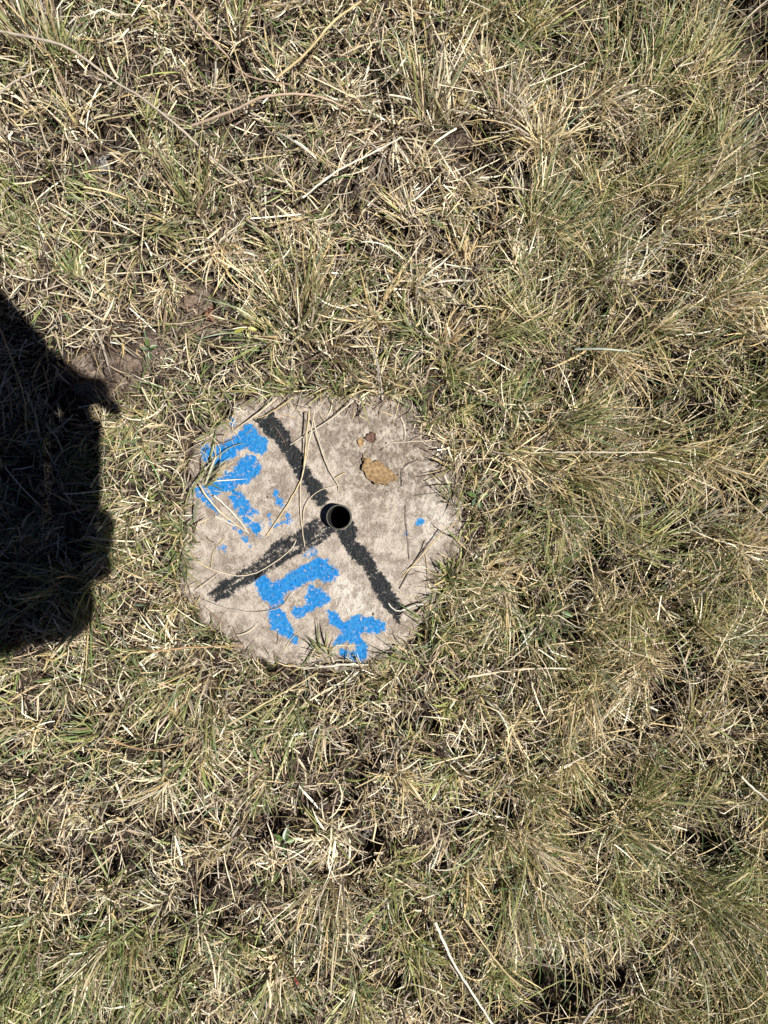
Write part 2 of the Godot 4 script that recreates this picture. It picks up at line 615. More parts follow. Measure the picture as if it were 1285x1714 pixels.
func build_soil() -> void:
	floor_f = Field.new(-1.9, -2.1, 1.9, 2.1, 0.01)
	for k in floor_f.nz:
		for i in floor_f.nx:
			var x := floor_f.x0 + i * floor_f.step
			var z := floor_f.z0 + k * floor_f.step
			var sd := pad_f.at(x, z)
			floor_f.v[k * floor_f.nx + i] = PAD_TOP if sd < 0.0 else soil_height(x, z, sd)
	var xs := axis(0.85)
	var zs := axis(1.05)
	var s := Strips.new()
	for k in zs.size():
		for i in xs.size():
			var x := xs[i]
			var z := zs[k]
			s.v.push_back(Vector3(x, soil_height(x, z, pad_f.at(x, z)), z))
			var t := clampf(0.5 + n_tone.get_noise_2d(x, z) * 0.7 + n_fine.get_noise_2d(x * 2.0, z * 2.0) * 0.5, 0.0, 1.0)
			var c := Color(.03, .023, .018).lerp(Color(.11, .085, .068), t * t)
			c = c.lerp(Color(.34, .27, .22), bare(x, z, 3) * clampf(0.55 + n_mid.get_noise_2d(x * 2.0, z * 2.0) + n_fine.get_noise_2d(x * 2.0, z * 2.0) * 0.6, 0.0, 0.9))
			var far := smoothstep(1.4, 3.0, maxf(absf(x), absf(z)))
			s.c.push_back(c.lerp(Color(.3, .25, .13), far))
	for k in zs.size() - 1:
		for i in xs.size() - 1:
			var a := k * xs.size() + i
			s.idx.append_array([a, a + 1, a + xs.size(), a + 1, a + xs.size() + 1, a + xs.size()])
	s.n.resize(s.v.size())
	var nx := xs.size()
	for k in zs.size():
		for i in nx:
			var a := k * nx + i
			var dx := s.v[k * nx + mini(i + 1, nx - 1)] - s.v[k * nx + maxi(i - 1, 0)]
			var dz := s.v[mini(k + 1, zs.size() - 1) * nx + i] - s.v[maxi(k - 1, 0) * nx + i]
			s.n[a] = dz.cross(dx).normalized()
	var o := put("ground", s.mesh(), mats.soil)
	tag(o, "crumbly brown soil showing dark between the dry grass", "", "", "structure")

func axis(inner: float) -> PackedFloat32Array:
	var r := PackedFloat32Array()
	var x := 0.0
	var st := 0.0075
	while x < 60.0:
		r.push_back(x)
		if x > inner: st *= 1.18
		x += st
	var both := PackedFloat32Array()
	for i in range(r.size() - 1, 0, -1):
		both.push_back(-r[i])
	both.append_array(r)
	return both

func build_marker() -> void:
	var root := thing("survey_marker", "weathered concrete survey marker with blue and black paint set flush in the grass", "survey marker", Vector3.ZERO)
	var f := Field.new(-0.316, -0.194, 0.132, 0.252, 0.0012)
	var body := PackedFloat32Array()
	var cols := PackedColorArray()
	var pc := gp(569, 865)
	var dry := gp(722, 835)
	var dry2 := gp(600, 985)
	var total := f.nx * f.nz
	body.resize(total)
	cols.resize(total)
	for k in f.nz:
		for i in f.nx:
			var a := k * f.nx + i
			var x := f.x0 + i * f.step
			var z := f.z0 + k * f.step
			var edge := -pad_f.at(x, z) + 0.009 * n_mid.get_noise_2d(x * 2.0, z * 2.0) + 0.0015 * n_fine.get_noise_2d(x, z)
			var pr := Vector2(x - pc.x, z - pc.z).length()
			body[a] = minf(edge, pr - 0.0176)
			if edge < -0.004: continue
			var caked := clampf(smoothstep(-0.10, 0.0, x - z * 0.5 - 0.02) * smoothstep(0.05, -0.06, z) * 0.9 + smoothstep(0.03, 0.0, edge), 0.0, 1.0)
			var low := n_mid.get_noise_2d(x, z)
			var fine := n_fine.get_noise_2d(x * 1.3, z * 1.3)
			var grit := n_fine.get_noise_2d(x * 5.0, z * 5.0 + 3.0)
			var rounded := 0.006 * pow(clampf(1.0 - edge / 0.012, 0.0, 1.0), 2.0)
			f.v[a] = PAD_TOP + 0.0014 * low + (0.0009 + 0.0022 * caked) * fine + (0.00032 + 0.0003 * caked) * grit - rounded - 0.0007 * smoothstep(0.2, 0.4, grit) - 0.0005 * smoothstep(0.035, 0.0, absf(n_mid.get_noise_2d(x * 1.7 + 11.0, z * 1.7)) + absf(fine) * 0.12)
			var c := Color(.385, .34, .295)
			c = c.lerp(Color(.27, .232, .20), clampf(0.3 + low * 1.5 + fine * 0.6, 0.0, 1.0) * 0.8)
			var pale := maxf(1.0 - Vector2(x - dry.x, (z - dry.z) * 0.8).length() / 0.062, 0.9 - Vector2(x - dry2.x, z - dry2.z).length() / 0.06)
			c = c.lerp(Color(.53, .495, .45), clampf(pale * 1.7 + fine * 1.1, 0.0, 1.0))
			# soil washed over the upper right and the rim
			var mud := smoothstep(-0.02, 0.12, x) * smoothstep(0.03, -0.12, z) * 0.55 + smoothstep(0.03, 0.0, edge) * 0.75
			c = c.lerp(Color(.17, .142, .118), caked * clampf(0.7 + fine * 1.6 + low * 0.8, 0.0, 1.0))
			var dirt := smoothstep(0.02, 0.22, n_mid.get_noise_2d(x * 1.3 + 21.0, z * 1.3) + 0.5 * fine + 0.42 * smoothstep(-0.06, 0.05, x) * smoothstep(0.04, -0.1, z) - 0.08)
			c = c.lerp(Color(.17, .135, .108), dirt * 0.6)
			c = c.lerp(Color(.15, .118, .092), clampf(mud * (0.75 + fine * 2.6 + low * 1.4), 0.0, 0.88))
			var vein := absf(n_mid.get_noise_2d(x * 1.7 + 11.0, z * 1.7)) + absf(fine) * 0.12
			if vein < 0.035: c = c.lerp(Color(.10, .078, .06), (0.45 + 0.5 * mud) * (1.0 - vein / 0.035))
			var blot := n_fine.get_noise_2d(x * 0.55 + 2.0, z * 0.55)
			c = c.lerp(Color(.20, .165, .138), smoothstep(0.08, 0.3, blot) * 0.5)
			c = c.lerp(Color(.48, .43, .38), smoothstep(0.1, 0.32, -blot) * 0.5)
			if grit > 0.33: c = c.lerp(Color(.12, .095, .075), 0.6)
			elif grit < -0.34: c = c.lerp(Color(.46, .42, .37), 0.5)
			cols[a] = c
	var slab := put("concrete_slab", sheet(body, f, 0.0, cols, 0.09), mats.concrete, root)
	slab.set_meta("label", "pinkish grey eight-sided concrete slab")
	# paint: [part name, what it is, worn 0..1, outline...]
	var z4 := [300.0, 680.0, 4.589]
	var z5 := [400.0, 880.0, 4.283]
	var z1 := [270.0, 630.0, 2.336]
	var z3 := [500.0, 680.0, 4.589]
	var strokes := [
		["blue_paint_stroke", "blue", 0.12, z4, [520, 150, 575, 148, 612, 205, 692, 278, 682, 350, 640, 372, 570, 357, 530, 325, 480, 350, 430, 402, 380, 430, 310, 455, 235, 478, 210, 440, 185, 372, 200, 335, 300, 320, 380, 275, 450, 222, 500, 190]],
		["blue_paint_stroke", "blue", 0.85, z4, [400, 90, 450, 100, 460, 150, 420, 180, 395, 140]],
		["blue_paint_stroke", "blue", 0.6, z4, [185, 270, 240, 260, 260, 330, 210, 380, 175, 340]],
		["blue_paint_stroke", "blue", 0.18, z4, [540, 378, 592, 388, 640, 458, 648, 495, 600, 545, 540, 592, 470, 612, 420, 652, 340, 662, 300, 695, 250, 655, 208, 600, 260, 568, 330, 548, 370, 508, 432, 512, 440, 470, 485, 415]],
		["blue_paint_stroke", "blue", 0.5, z4, [215, 595, 130, 630, 140, 690, 200, 745, 230, 775, 285, 800, 310, 835, 335, 812, 285, 735, 255, 685]],
		["blue_paint_stroke", "blue", 0.25, z4, [398, 695, 430, 648, 492, 658, 532, 702, 560, 770, 602, 782, 622, 820, 570, 845, 528, 842, 552, 875, 600, 892, 642, 888, 655, 925, 612, 985, 578, 975, 548, 930, 508, 892, 478, 832, 428, 772]],
		["blue_paint_stroke", "blue", 0.62, z4, [385, 845, 440, 880, 450, 925, 500, 945, 540, 1000, 575, 1085, 530, 1065, 485, 1000, 430, 955, 425, 915, 392, 885]],
		["blue_paint_stroke", "blue", 0.4, z4, [735, 645, 772, 648, 772, 690, 812, 722, 818, 765, 790, 782, 748, 745, 730, 700]],
		["blue_paint_stroke", "blue", 0.5, z4, [688, 828, 716, 818, 718, 870, 722, 905, 780, 888, 826, 868, 815, 818, 852, 818, 888, 872, 872, 900, 800, 918, 732, 940, 698, 925]],
		["blue_paint_stroke", "blue", 0.75, z4, [290, 1060, 350, 1045, 390, 1085, 400, 1150, 350, 1115, 310, 1090]],
		["blue_paint_stroke", "blue", 0.8, z4, [590, 985, 640, 980, 660, 1020, 620, 1040]],
		["blue_paint_stroke", "blue", 0.12, z5, [122, 330, 170, 318, 212, 360, 240, 402, 330, 362, 420, 308, 500, 258, 570, 222, 625, 230, 662, 280, 712, 312, 722, 345, 690, 388, 620, 392, 570, 368, 520, 388, 440, 438, 380, 468, 320, 502, 332, 552, 280, 558, 240, 572, 218, 532, 178, 522, 148, 460, 118, 400]],
		["blue_paint_stroke", "blue", 0.72, z5, [480, 190, 520, 145, 560, 130, 580, 190, 550, 215, 490, 235, 460, 215]],
		["blue_paint_stroke", "blue", 0.2, z5, [508, 418, 562, 430, 622, 468, 652, 490, 662, 542, 600, 562, 560, 582, 500, 612, 460, 642, 408, 655, 390, 620, 398, 568, 460, 568, 492, 540, 478, 480]],
		["blue_paint_stroke", "blue", 0.14, z5, [222, 590, 290, 568, 342, 610, 352, 660, 380, 700, 402, 760, 440, 825, 400, 838, 340, 775, 280, 752, 238, 720, 228, 650]],
		["blue_paint_stroke", "blue", 0.16, z5, [632, 600, 690, 598, 732, 650, 752, 690, 790, 660, 830, 630, 900, 638, 970, 650, 1055, 690, 1050, 732, 990, 762, 900, 755, 870, 762, 892, 800, 922, 850, 922, 930, 880, 962, 770, 962, 720, 900, 740, 870, 790, 890, 842, 885, 825, 830, 780, 815, 720, 845, 678, 850, 700, 790, 742, 760, 700, 722, 652, 680]],
		["blue_paint_spot", "blue", 0.1, z3, [905, 870, 930, 855, 955, 872, 955, 900, 930, 920, 905, 902]],
		["blue_paint_spot", "blue", 0.5, z3, [808, 965, 835, 958, 845, 985, 815, 995]],
		["black_paint_stripe", "black", 0.12, z1, [368, 176, 436, 140, 500, 222, 518, 262, 548, 302, 572, 352, 592, 385, 635, 432, 658, 480, 625, 512, 588, 470, 568, 430, 528, 382, 498, 332, 458, 266, 408, 220]],
		["black_paint_stripe", "black", 0.5, z1, [612, 555, 700, 590, 640, 645, 560, 682, 470, 738, 400, 778, 340, 818, 280, 862, 220, 882, 186, 850, 230, 800, 320, 758, 400, 704, 440, 648, 520, 612, 560, 578]],
		["black_paint_stripe", "black", 0.14, z1, [748, 565, 770, 600, 760, 640, 802, 668, 832, 720, 852, 762, 892, 800, 912, 850, 944, 890, 930, 960, 880, 905, 840, 852, 812, 790, 798, 748, 750, 712, 708, 652, 686, 606, 715, 575]],
	]
	for s in strokes:
		var poly := outline(s[4], s[3][0], s[3][1], s[3][2])
		var lo := poly[0]
		var hi := poly[0]
		for p in poly:
			lo = lo.min(p)
			hi = hi.max(p)
		var mask := PackedFloat32Array()
		mask.resize(total)
		mask.fill(-1.0)
		var pc2 := PackedColorArray()
		pc2.resize(total)
		var worn: float = s[2]
		for k in range(maxi(0, int((lo.y - f.z0) / f.step) - 3), mini(f.nz, int((hi.y - f.z0) / f.step) + 4)):
			for i in range(maxi(0, int((lo.x - f.x0) / f.step) - 3), mini(f.nx, int((hi.x - f.x0) / f.step) + 4)):
				var a := k * f.nx + i
				if body[a] < 0.0015: continue
				var x := f.x0 + i * f.step
				var z := f.z0 + k * f.step
				var fine := n_fine.get_noise_2d(x * 1.6 + 3.0, z * 1.6)
				var grit := n_fine.get_noise_2d(x * 5.0, z * 5.0 + 3.0)
				var v := -poly_sd(Vector2(x, z), poly)
				var streak := n_fine.get_noise_2d((x * 0.87 - z * 0.5) * 0.35 + 4.0, (x * 0.5 + z * 0.87) * 1.5)
				var m := minf(v, 0.0030) + (0.0040 if s[1] == "blue" else 0.0030) * fine + 0.0034 * grit - worn * 0.0044 + 0.0004
				m += 0.0009 if s[1] == "black" else 0.0004
				mask[a] = m + 0.0013
				var cover := smoothstep(-0.0013, 0.0016, m + streak * 0.0042)
				var q := 1.0 + 0.4 * n_fine.get_noise_2d(x * 2.5, z * 2.5)
				var pigment := Color(.006, .155, .45).lerp(Color(.035, .20, .42), clampf(0.3 + streak * 1.6, 0.0, 1.0) * 0.7)
				if s[1] == "black":
					pigment = Color(.014, .016, .019).lerp(Color(.08, .077, .075), clampf(-0.5 + grit * 1.6, 0.0, 1.0))
				pigment = Color(pigment.r * q, pigment.g * q, pigment.b * q)
				pc2[a] = cols[a].lerp(pigment, minf(1.0, cover * (1.15 - 0.25 * worn)))
		put(s[0], sheet(mask, f, 0.0004, pc2, 0.0), mats[s[1]], root)
	# the pipe in the middle
	var prof := [Vector2(.0186, -.05), Vector2(.0186, .040), Vector2(.0184, .0410), Vector2(.0177, .0415), Vector2(.0170, .0412), Vector2(.0166, .0400)]
	var pm := std(0.6, 0.45)
	pm.vertex_color_use_as_albedo = false
	pm.albedo_color = Color(.31, .31, .285)
	pm.heightmap_enabled = true
	pm.heightmap_texture = noise_tex(0.05, 4, 8, 256)
	pm.heightmap_scale = 0.08
	pm.uv1_triplanar = true
	pm.uv1_scale = Vector3(12, 12, 12)
	var pipe := put("pipe", lathe(prof, 40, 0.006), pm, root)
	pipe.position = Vector3(pc.x, 0, pc.z)
	pipe.rotation = Vector3(0.01, 0, -0.01)
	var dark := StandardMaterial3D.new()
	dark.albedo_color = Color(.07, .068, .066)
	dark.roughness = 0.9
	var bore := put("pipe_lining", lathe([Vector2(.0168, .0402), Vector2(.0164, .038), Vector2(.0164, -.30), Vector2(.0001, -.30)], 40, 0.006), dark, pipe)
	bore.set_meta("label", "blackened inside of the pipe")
	pipe.set_meta("label", "short dark open pipe standing in the middle of the slab")

# ---------------------------------------------------------------- litter, grass
func gap_at(x: float, z: float) -> float:        # 1 where the turf is open and the soil shows between the plants
	return smoothstep(-0.06, 0.20, n_gap.get_noise_2d(x, z))

func fineness(x: float, z: float) -> float:      # 0 broad short blades, 1 fine hair-like grass
	return clampf(0.06 + 0.85 * smoothstep(-0.05, 0.35, x) + n_tone.get_noise_2d(x, z + 30.0) * 0.5, 0.0, 1.0)

func greenness(x: float, z: float) -> float:
	return clampf(patch(GREEN, x, z) * 1.12 + n_tone.get_noise_2d(x * 1.6, z * 1.6 + 9.0) * 1.2, 0.02, 0.92)

# a bunch of nearly parallel blades
func bunch(straw: Strips, green: Strips, x: float, z: float, count: int, share: float, tall: float, fine: float, az0: float, lean: float, spread: float) -> void:
	var hue := straw_color(fine)
	var leaf := leaf_color(fine)
	for i in count:
		var a := rng.randf() * TAU
		var r := spread * sqrt(rng.randf())
		var bx := x + cos(a) * r
		var bz := z + sin(a) * r
		if pad_f.at(bx, bz) < 0.003: continue
		var dir := Vector2(cos(a), sin(a)) * (r / spread) * rng.randf_range(0.0, 0.35) + Vector2(cos(az0), sin(az0)) * lean + Vector2(rng.randfn(), rng.randfn()) * 0.27
		var el := clampf(1.5 - dir.length() * 0.95, 0.3, 1.5)
		var length := tall * rng.randf_range(0.5, 1.3)
		var w := lerpf(rng.randf_range(0.0015, 0.0036), rng.randf_range(0.0011, 0.0027), fine)
		var p := Vector3(bx, floor_f.at(bx, bz) - 0.002, bz)
		if rng.randf() < share:
			var c := tint(leaf, 0.2) if rng.randf() < 0.6 else leaf_color(fine)
			var tip := c if rng.randf() < 0.55 else c.lerp(STRAW[1], rng.randf_range(0.3, 0.9))
			blade(green, p, dir.angle(), el, length, w, rng.randf_range(0.1, 1.3), rng.randfn() * 0.45, rng.randfn() * 0.6, c.lerp(Color(.42, .38, .2), rng.randf_range(0.2, 0.8)), tip, 5)
		else:
			var c2 := tint(hue, 0.2) if rng.randf() < 0.5 else straw_color(fine)
			blade(straw, p, dir.angle(), el, length, w, rng.randf_range(0.1, 1.6), rng.randfn() * 0.55, rng.randfn() * 0.6, c2, tint(c2, 0.12), 5, true, rng.randfn() * 0.8 if rng.randf() < 0.35 else 0.0)

func build_litter() -> void:
	var crumb := stone(Vector3(1, .75, 1), 5.0, 0.7, Color.WHITE, Color(.75, .75, .75), true)
	var spots: Array[Transform3D] = []
	var tones: Array[Color] = []
	while spots.size() < 9000:
		var x := rng.randf_range(-0.75, 0.75)
		var z := rng.randf_range(-0.95, 0.95)
		var sd := pad_f.at(x, z)
		if sd > -0.002 and rng.randf() > maxf(bare(x, z), 0.25 * gap_at(x, z)): continue
		if sd <= -0.002 and (rng.randf() > 0.04 + 0.3 * smoothstep(-0.05, 0.06, x) * smoothstep(0.0, -0.12, z) + 0.9 * smoothstep(-0.022, 0.0, sd) or Vector2(x + .074, z - .008).length() < 0.03): continue
		var r := 0.0008 + 0.0038 * pow(rng.randf(), 3.0)
		if sd <= -0.002: r *= 0.45
		spots.push_back(Transform3D(Basis.from_euler(Vector3(rng.randf() * TAU, rng.randf() * TAU, 0)) * Basis.from_scale(Vector3.ONE * r), Vector3(x, floor_f.at(x, z) + r * 0.3, z)))
		tones.push_back(tint(Color(.10, .075, .058).lerp(Color(.32, .25, .2), rng.randf() * bare(x, z, 3)), 0.25))
	var cm := MultiMesh.new()
	cm.transform_format = MultiMesh.TRANSFORM_3D
	cm.use_colors = true
	cm.mesh = crumb
	cm.instance_count = spots.size()
	for i in spots.size():
		cm.set_instance_transform(i, spots[i])
		cm.set_instance_color(i, tones[i])
	var co := MultiMeshInstance3D.new()
	co.name = "soil_crumbs"
	co.multimesh = cm
	co.material_override = mats.plain
	add_child(co)
	tag(co, "small loose crumbs of brown earth strewn over the bare soil", "soil crumbs", "", "stuff")
	for variant in 3:
		var s := Strips.new()
		var segs := 4
		blade(s, Vector3(0, 0, 0), 0.0, [0.12, -0.05, 0.3][variant], 1.0, 0.16, [0.3, -0.35, 0.9][variant], [0.5, -0.9, 0.2][variant], [0.2, -0.3, 0.5][variant], Color.WHITE, Color(.92, .92, .92), segs, false)
		var m := s.mesh()
		var place: Array[Transform3D] = []
		var cols: Array[Color] = []
		for i in [30000, 30000, 13000][variant]:
			var x := rng.randf_range(-0.98, 0.98)
			var z := rng.randf_range(-1.22, 1.22)
			var sd := pad_f.at(x, z)
			if sd < 0.004 and not (sd > -0.02 and rng.randf() < 0.10): continue
			if rng.randf() < bare(x, z) * (0.55 if variant == 1 else 0.75): continue
			if variant == 2 and sd > 0.01 and rng.randf() < 0.8 * gap_at(x, z): continue
			var length := rng.randf_range(0.008, 0.034) if variant == 2 else rng.randf_range(0.012, 0.055)
			var wide := clampf(length * rng.randf_range(0.35, 0.9), 0.005, 0.015) if variant == 2 else rng.randf_range(0.0042, 0.010)
			var b := Basis(Vector3.UP, rng.randf() * TAU) * Basis(Vector3.BACK, rng.randfn() * 0.22) * Basis(Vector3.RIGHT, rng.randfn() * 0.4)
			var h := rng.randf() * rng.randf() * (0.016 if variant == 2 else 0.011) + 0.001
			if sd < 0.0: h = 0.0015
			place.push_back(Transform3D(b * Basis.from_scale(Vector3(length, length, wide)), Vector3(x, floor_f.at(x, z) + h, z)))
			var r := rng.randf()
			var c: Color = STRAW[2] if r < .34 else STRAW[3] if r < .6 else STRAW[0] if r < .72 else STRAW[5] if r < .76 else STRAW[1] if r < .82 else STRAW[4]
			if variant < 2 and rng.randf() < 0.7: c = Color(.16, .12, .09).lerp(Color(.46, .38, .29), rng.randf())
			cols.push_back(tint(c, 0.3))
		var mm := MultiMesh.new()
		mm.transform_format = MultiMesh.TRANSFORM_3D
		mm.use_colors = true
		mm.mesh = m
		mm.instance_count = place.size()
		for i in place.size():
			mm.set_instance_transform(i, place[i])
			mm.set_instance_color(i, cols[i])
		var o := MultiMeshInstance3D.new()
		o.name = numbered("straw_litter")
		o.multimesh = mm
		o.material_override = mats.straw
		add_child(o)
		tag(o, "short broken bits of dead straw matted over the soil", "straw litter", "straw litter on the soil", "stuff")

func build_grass() -> void:
	var straw := Strips.new()
	var green := Strips.new()
	# low growth: small clumps, thick in some places and open in others
	var step := 0.027
	var z := -1.0
	while z < 1.0:
		var x := -0.78
		while x < 0.78:
			var px := x + rng.randf_range(-0.5, 0.5) * step
			var pz := z + rng.randf_range(-0.5, 0.5) * step
			x += step
			var sd := pad_f.at(px, pz)
			if sd < 0.003: continue
			var gap := gap_at(px, pz)
			var fine := fineness(px, pz)
			var dens := patch(DENSE, px, pz) * (1.0 - bare(px, pz) * 0.93) * lerpf(1.0, lerpf(0.3, 0.08, fine), gap)
			var g := greenness(px, pz)
			var tall := 0.05 * patch(TALL, px, pz) * (1.0 + 0.5 * n_tone.get_noise_2d(px * 2.0 + 5.0, pz * 2.0)) * lerpf(0.85, 1.25, fine)
			if sd < 0.05: tall *= 0.8
			var az := n_flow.get_noise_2d(px, pz) * 5.0 + 0.4
			var lean := rng.randf_range(0.3, 1.1)
			if sd < 0.05:      # blades at the rim mostly lean away from the slab
				az = Vector2(px - gp(535, 885).x, pz - gp(535, 885).z).angle() + rng.randfn() * 1.3
			clump(straw, green, px, pz, int(dens * lerpf(13.0, 17.0, fine)), g, tall, fine, az, lean, step * 0.8)
		z += step
	# bunches: taller, their blades combed the same way, with dark gaps between them
	step = 0.055
	z = -1.02
	while z < 1.02:
		var x := -0.8
		while x < 0.8:
			var px := x + rng.randf_range(-0.55, 0.55) * step
			var pz := z + rng.randf_range(-0.55, 0.55) * step
			x += step
			var sd := pad_f.at(px, pz)
			if sd < 0.018: continue
			if rng.randf() < bare(px, pz) * 1.1: continue
			if rng.randf() > 0.9 * patch(DENSE, px, pz) * (1.0 - 0.75 * gap_at(px, pz)): continue
			var fine := fineness(px, pz)
			var g := clampf(greenness(px, pz) + rng.randfn() * 0.3, 0.0, 0.95)
			var tall := lerpf(0.068, 0.082, fine) * patch(TALL, px, pz) * rng.randf_range(0.7, 1.3)
			if sd < 0.06: tall *= 0.7
			var az := lerp_angle(n_flow.get_noise_2d(px * 0.8 + 3.0, pz * 0.8) * 5.0 + 0.2, atan2(pz, px + 0.2) + n_flow.get_noise_2d(px * 1.6 + 8.0, pz * 1.6) * 3.2, smoothstep(-0.05, 0.15, px))
			bunch(straw, green, px, pz, int(lerpf(42.0, 72.0, fine) * rng.randf_range(0.6, 1.4)), g, tall, fine, az, rng.randf_range(0.1, 0.6) + 0.1 * fine, rng.randf_range(0.010, 0.024))
		z += step
	# the rim of the slab: short clumps pushing over its edge and thin strands lying on it
	for i in 1400:
		var px := rng.randf_range(-0.33, 0.14)
		var pz := rng.randf_range(-0.21, 0.27)
		var sd := pad_f.at(px, pz)
		var thick := clampf(0.7 + 2.2 * n_mid.get_noise_2d(px * 1.4 + 40.0, pz * 1.4), 0.1, 1.6)
		if sd < -0.001 - 0.016 * maxf(0.0, thick - 0.7) or sd > 0.018: continue
		clump(straw, green, px, pz, int(13 * thick), greenness(px, pz) + 0.1, rng.randf_range(0.022, 0.05), rng.randf_range(0.1, 0.8), rng.randf() * TAU, rng.randf_range(0.3, 0.9), 0.01, 5, true)
	for i in 3000:
		var px := rng.randf_range(-0.33, 0.14)
		var pz := rng.randf_range(-0.21, 0.27)
		var sd := pad_f.at(px, pz)
		if sd < -0.062 + pow(rng.randf(), 0.6) * 0.06 or sd > 0.004: continue
		if rng.randf() > 0.25 + smoothstep(0.0, -0.2, pz) * 0.8: continue
		var c := straw_color(0.5) if rng.randf() < 0.75 else Color(.12, .09, .065)
		blade(straw, Vector3(px, PAD_TOP + rng.randf_range(0.001, 0.008), pz), rng.randf() * TAU, rng.randfn() * 0.12, rng.randf_range(0.012, 0.05), rng.randf_range(0.0007, 0.0017), rng.randfn() * 0.4, rng.randfn() * 0.9, rng.randfn() * 0.4, c, c, 5)
	# loose strands lying across each other, mown and dead
	for i in 18000:
		var px := rng.randf_range(-0.78, 0.78)
		var pz := rng.randf_range(-1.0, 1.0)
		var sd := pad_f.at(px, pz)
		if sd < 0.004: continue
		if rng.randf() < bare(px, pz): continue
		if rng.randf() < gap_at(px, pz) * 0.62: continue
		var fine := fineness(px, pz)
		var length := rng.randf_range(0.025, 0.095) * lerpf(0.85, 1.2, fine)
		if sd < 0.06: length *= 0.7
		var w := lerpf(rng.randf_range(0.0009, 0.0024) * (1.5 if rng.randf() < 0.12 else 1.0), rng.randf_range(0.0009, 0.0018), fine)
		var p := Vector3(px, floor_f.at(px, pz) + 0.003 + 0.034 * pow(rng.randf(), 1.8), pz)
		var c := straw_color(fine)
		if rng.randf() < 0.12:
			c = leaf_color(fine)
			blade(green, p, rng.randf() * TAU, rng.randfn() * 0.3, length, w, rng.randfn() * 0.8, rng.randfn() * 0.9, rng.randfn() * 0.7, c, tint(c, 0.2), 5)
		else:
			tip_cut = 0.92 if rng.randf() < 0.4 else 0.15
			var bent := 1.0 if rng.randf() < 0.3 else 0.3
			blade(straw, p, rng.randf() * TAU, rng.randfn() * 0.28, length, w, rng.randfn() * 0.8 * bent, rng.randfn() * bent, rng.randfn() * 0.7, c, tint(c, 0.15), 5, true, rng.randfn() if rng.randf() < 0.25 else 0.0)
			tip_cut = 0.92
	# fine hair-like thatch tangled through everything
	for i in 15000:
		var px := rng.randf_range(-0.72, 0.72)
		var pz := rng.randf_range(-0.94, 0.94)
		if pad_f.at(px, pz) < 0.004 or rng.randf() < maxf(bare(px, pz), 0.5 * gap_at(px, pz)): continue
		var p := Vector3(px, floor_f.at(px, pz) + 0.004 + 0.032 * rng.randf(), pz)
		var c := straw_color(0.5)
		blade(straw, p, rng.randf() * TAU, rng.randfn() * 0.3, rng.randf_range(0.025, 0.07), rng.randf_range(0.0007, 0.0012), rng.randfn() * 1.0, rng.randfn() * 1.8, rng.randfn() * 0.6, c, tint(c, 0.2), 6, true, rng.randfn() if rng.randf() < 0.3 else 0.0)
	tag(put("dry_grass", straw.mesh(), mats.straw), "dead straw coloured grass blades covering the plot all round the marker", "dry grass", "", "stuff")
	tag(put("green_grass", green.mesh(), mats.green), "living green and olive grass blades scattered through the dry grass", "green grass", "", "stuff")
	print("grass triangles ", (straw.idx.size() + green.idx.size()) / 3)
	# the same turf carried on outside the picture
	var s2 := Strips.new()
	var g2 := s2
	for i in 14:
		clump(s2, g2, 0.9 + 0.01 * i, 1.5, 9, 0.35, 0.06, 0.5, rng.randf() * TAU, 0.5, 0.03, 4)
	var at := Vector3(0.965, floor_f.at(0.965, 1.5), 1.5)
	for i in s2.v.size(): s2.v[i] -= at
	var spots: Array[Transform3D] = []
	for i in 5200:
		var x := rng.randf_range(-1.8, 1.8)
		var zz := rng.randf_range(-2.0, 2.0)
		if absf(x) < 0.8 and absf(zz) < 1.02: continue
		spots.push_back(Transform3D(Basis(Vector3.UP, rng.randf() * TAU) * Basis.from_scale(Vector3.ONE * rng.randf_range(0.7, 1.3)), Vector3(x, floor_f.at(x, zz), zz)))
	var mm := MultiMesh.new()
	mm.transform_format = MultiMesh.TRANSFORM_3D
	mm.mesh = s2.mesh()
	mm.instance_count = spots.size()
	for i in spots.size(): mm.set_instance_transform(i, spots[i])
	var o := MultiMeshInstance3D.new()
	o.name = "surrounding_grass"
	o.multimesh = mm
	o.material_override = mats.straw
	add_child(o)
	tag(o, "more of the same dry and green grass further out around the plot", "grass", "", "stuff")

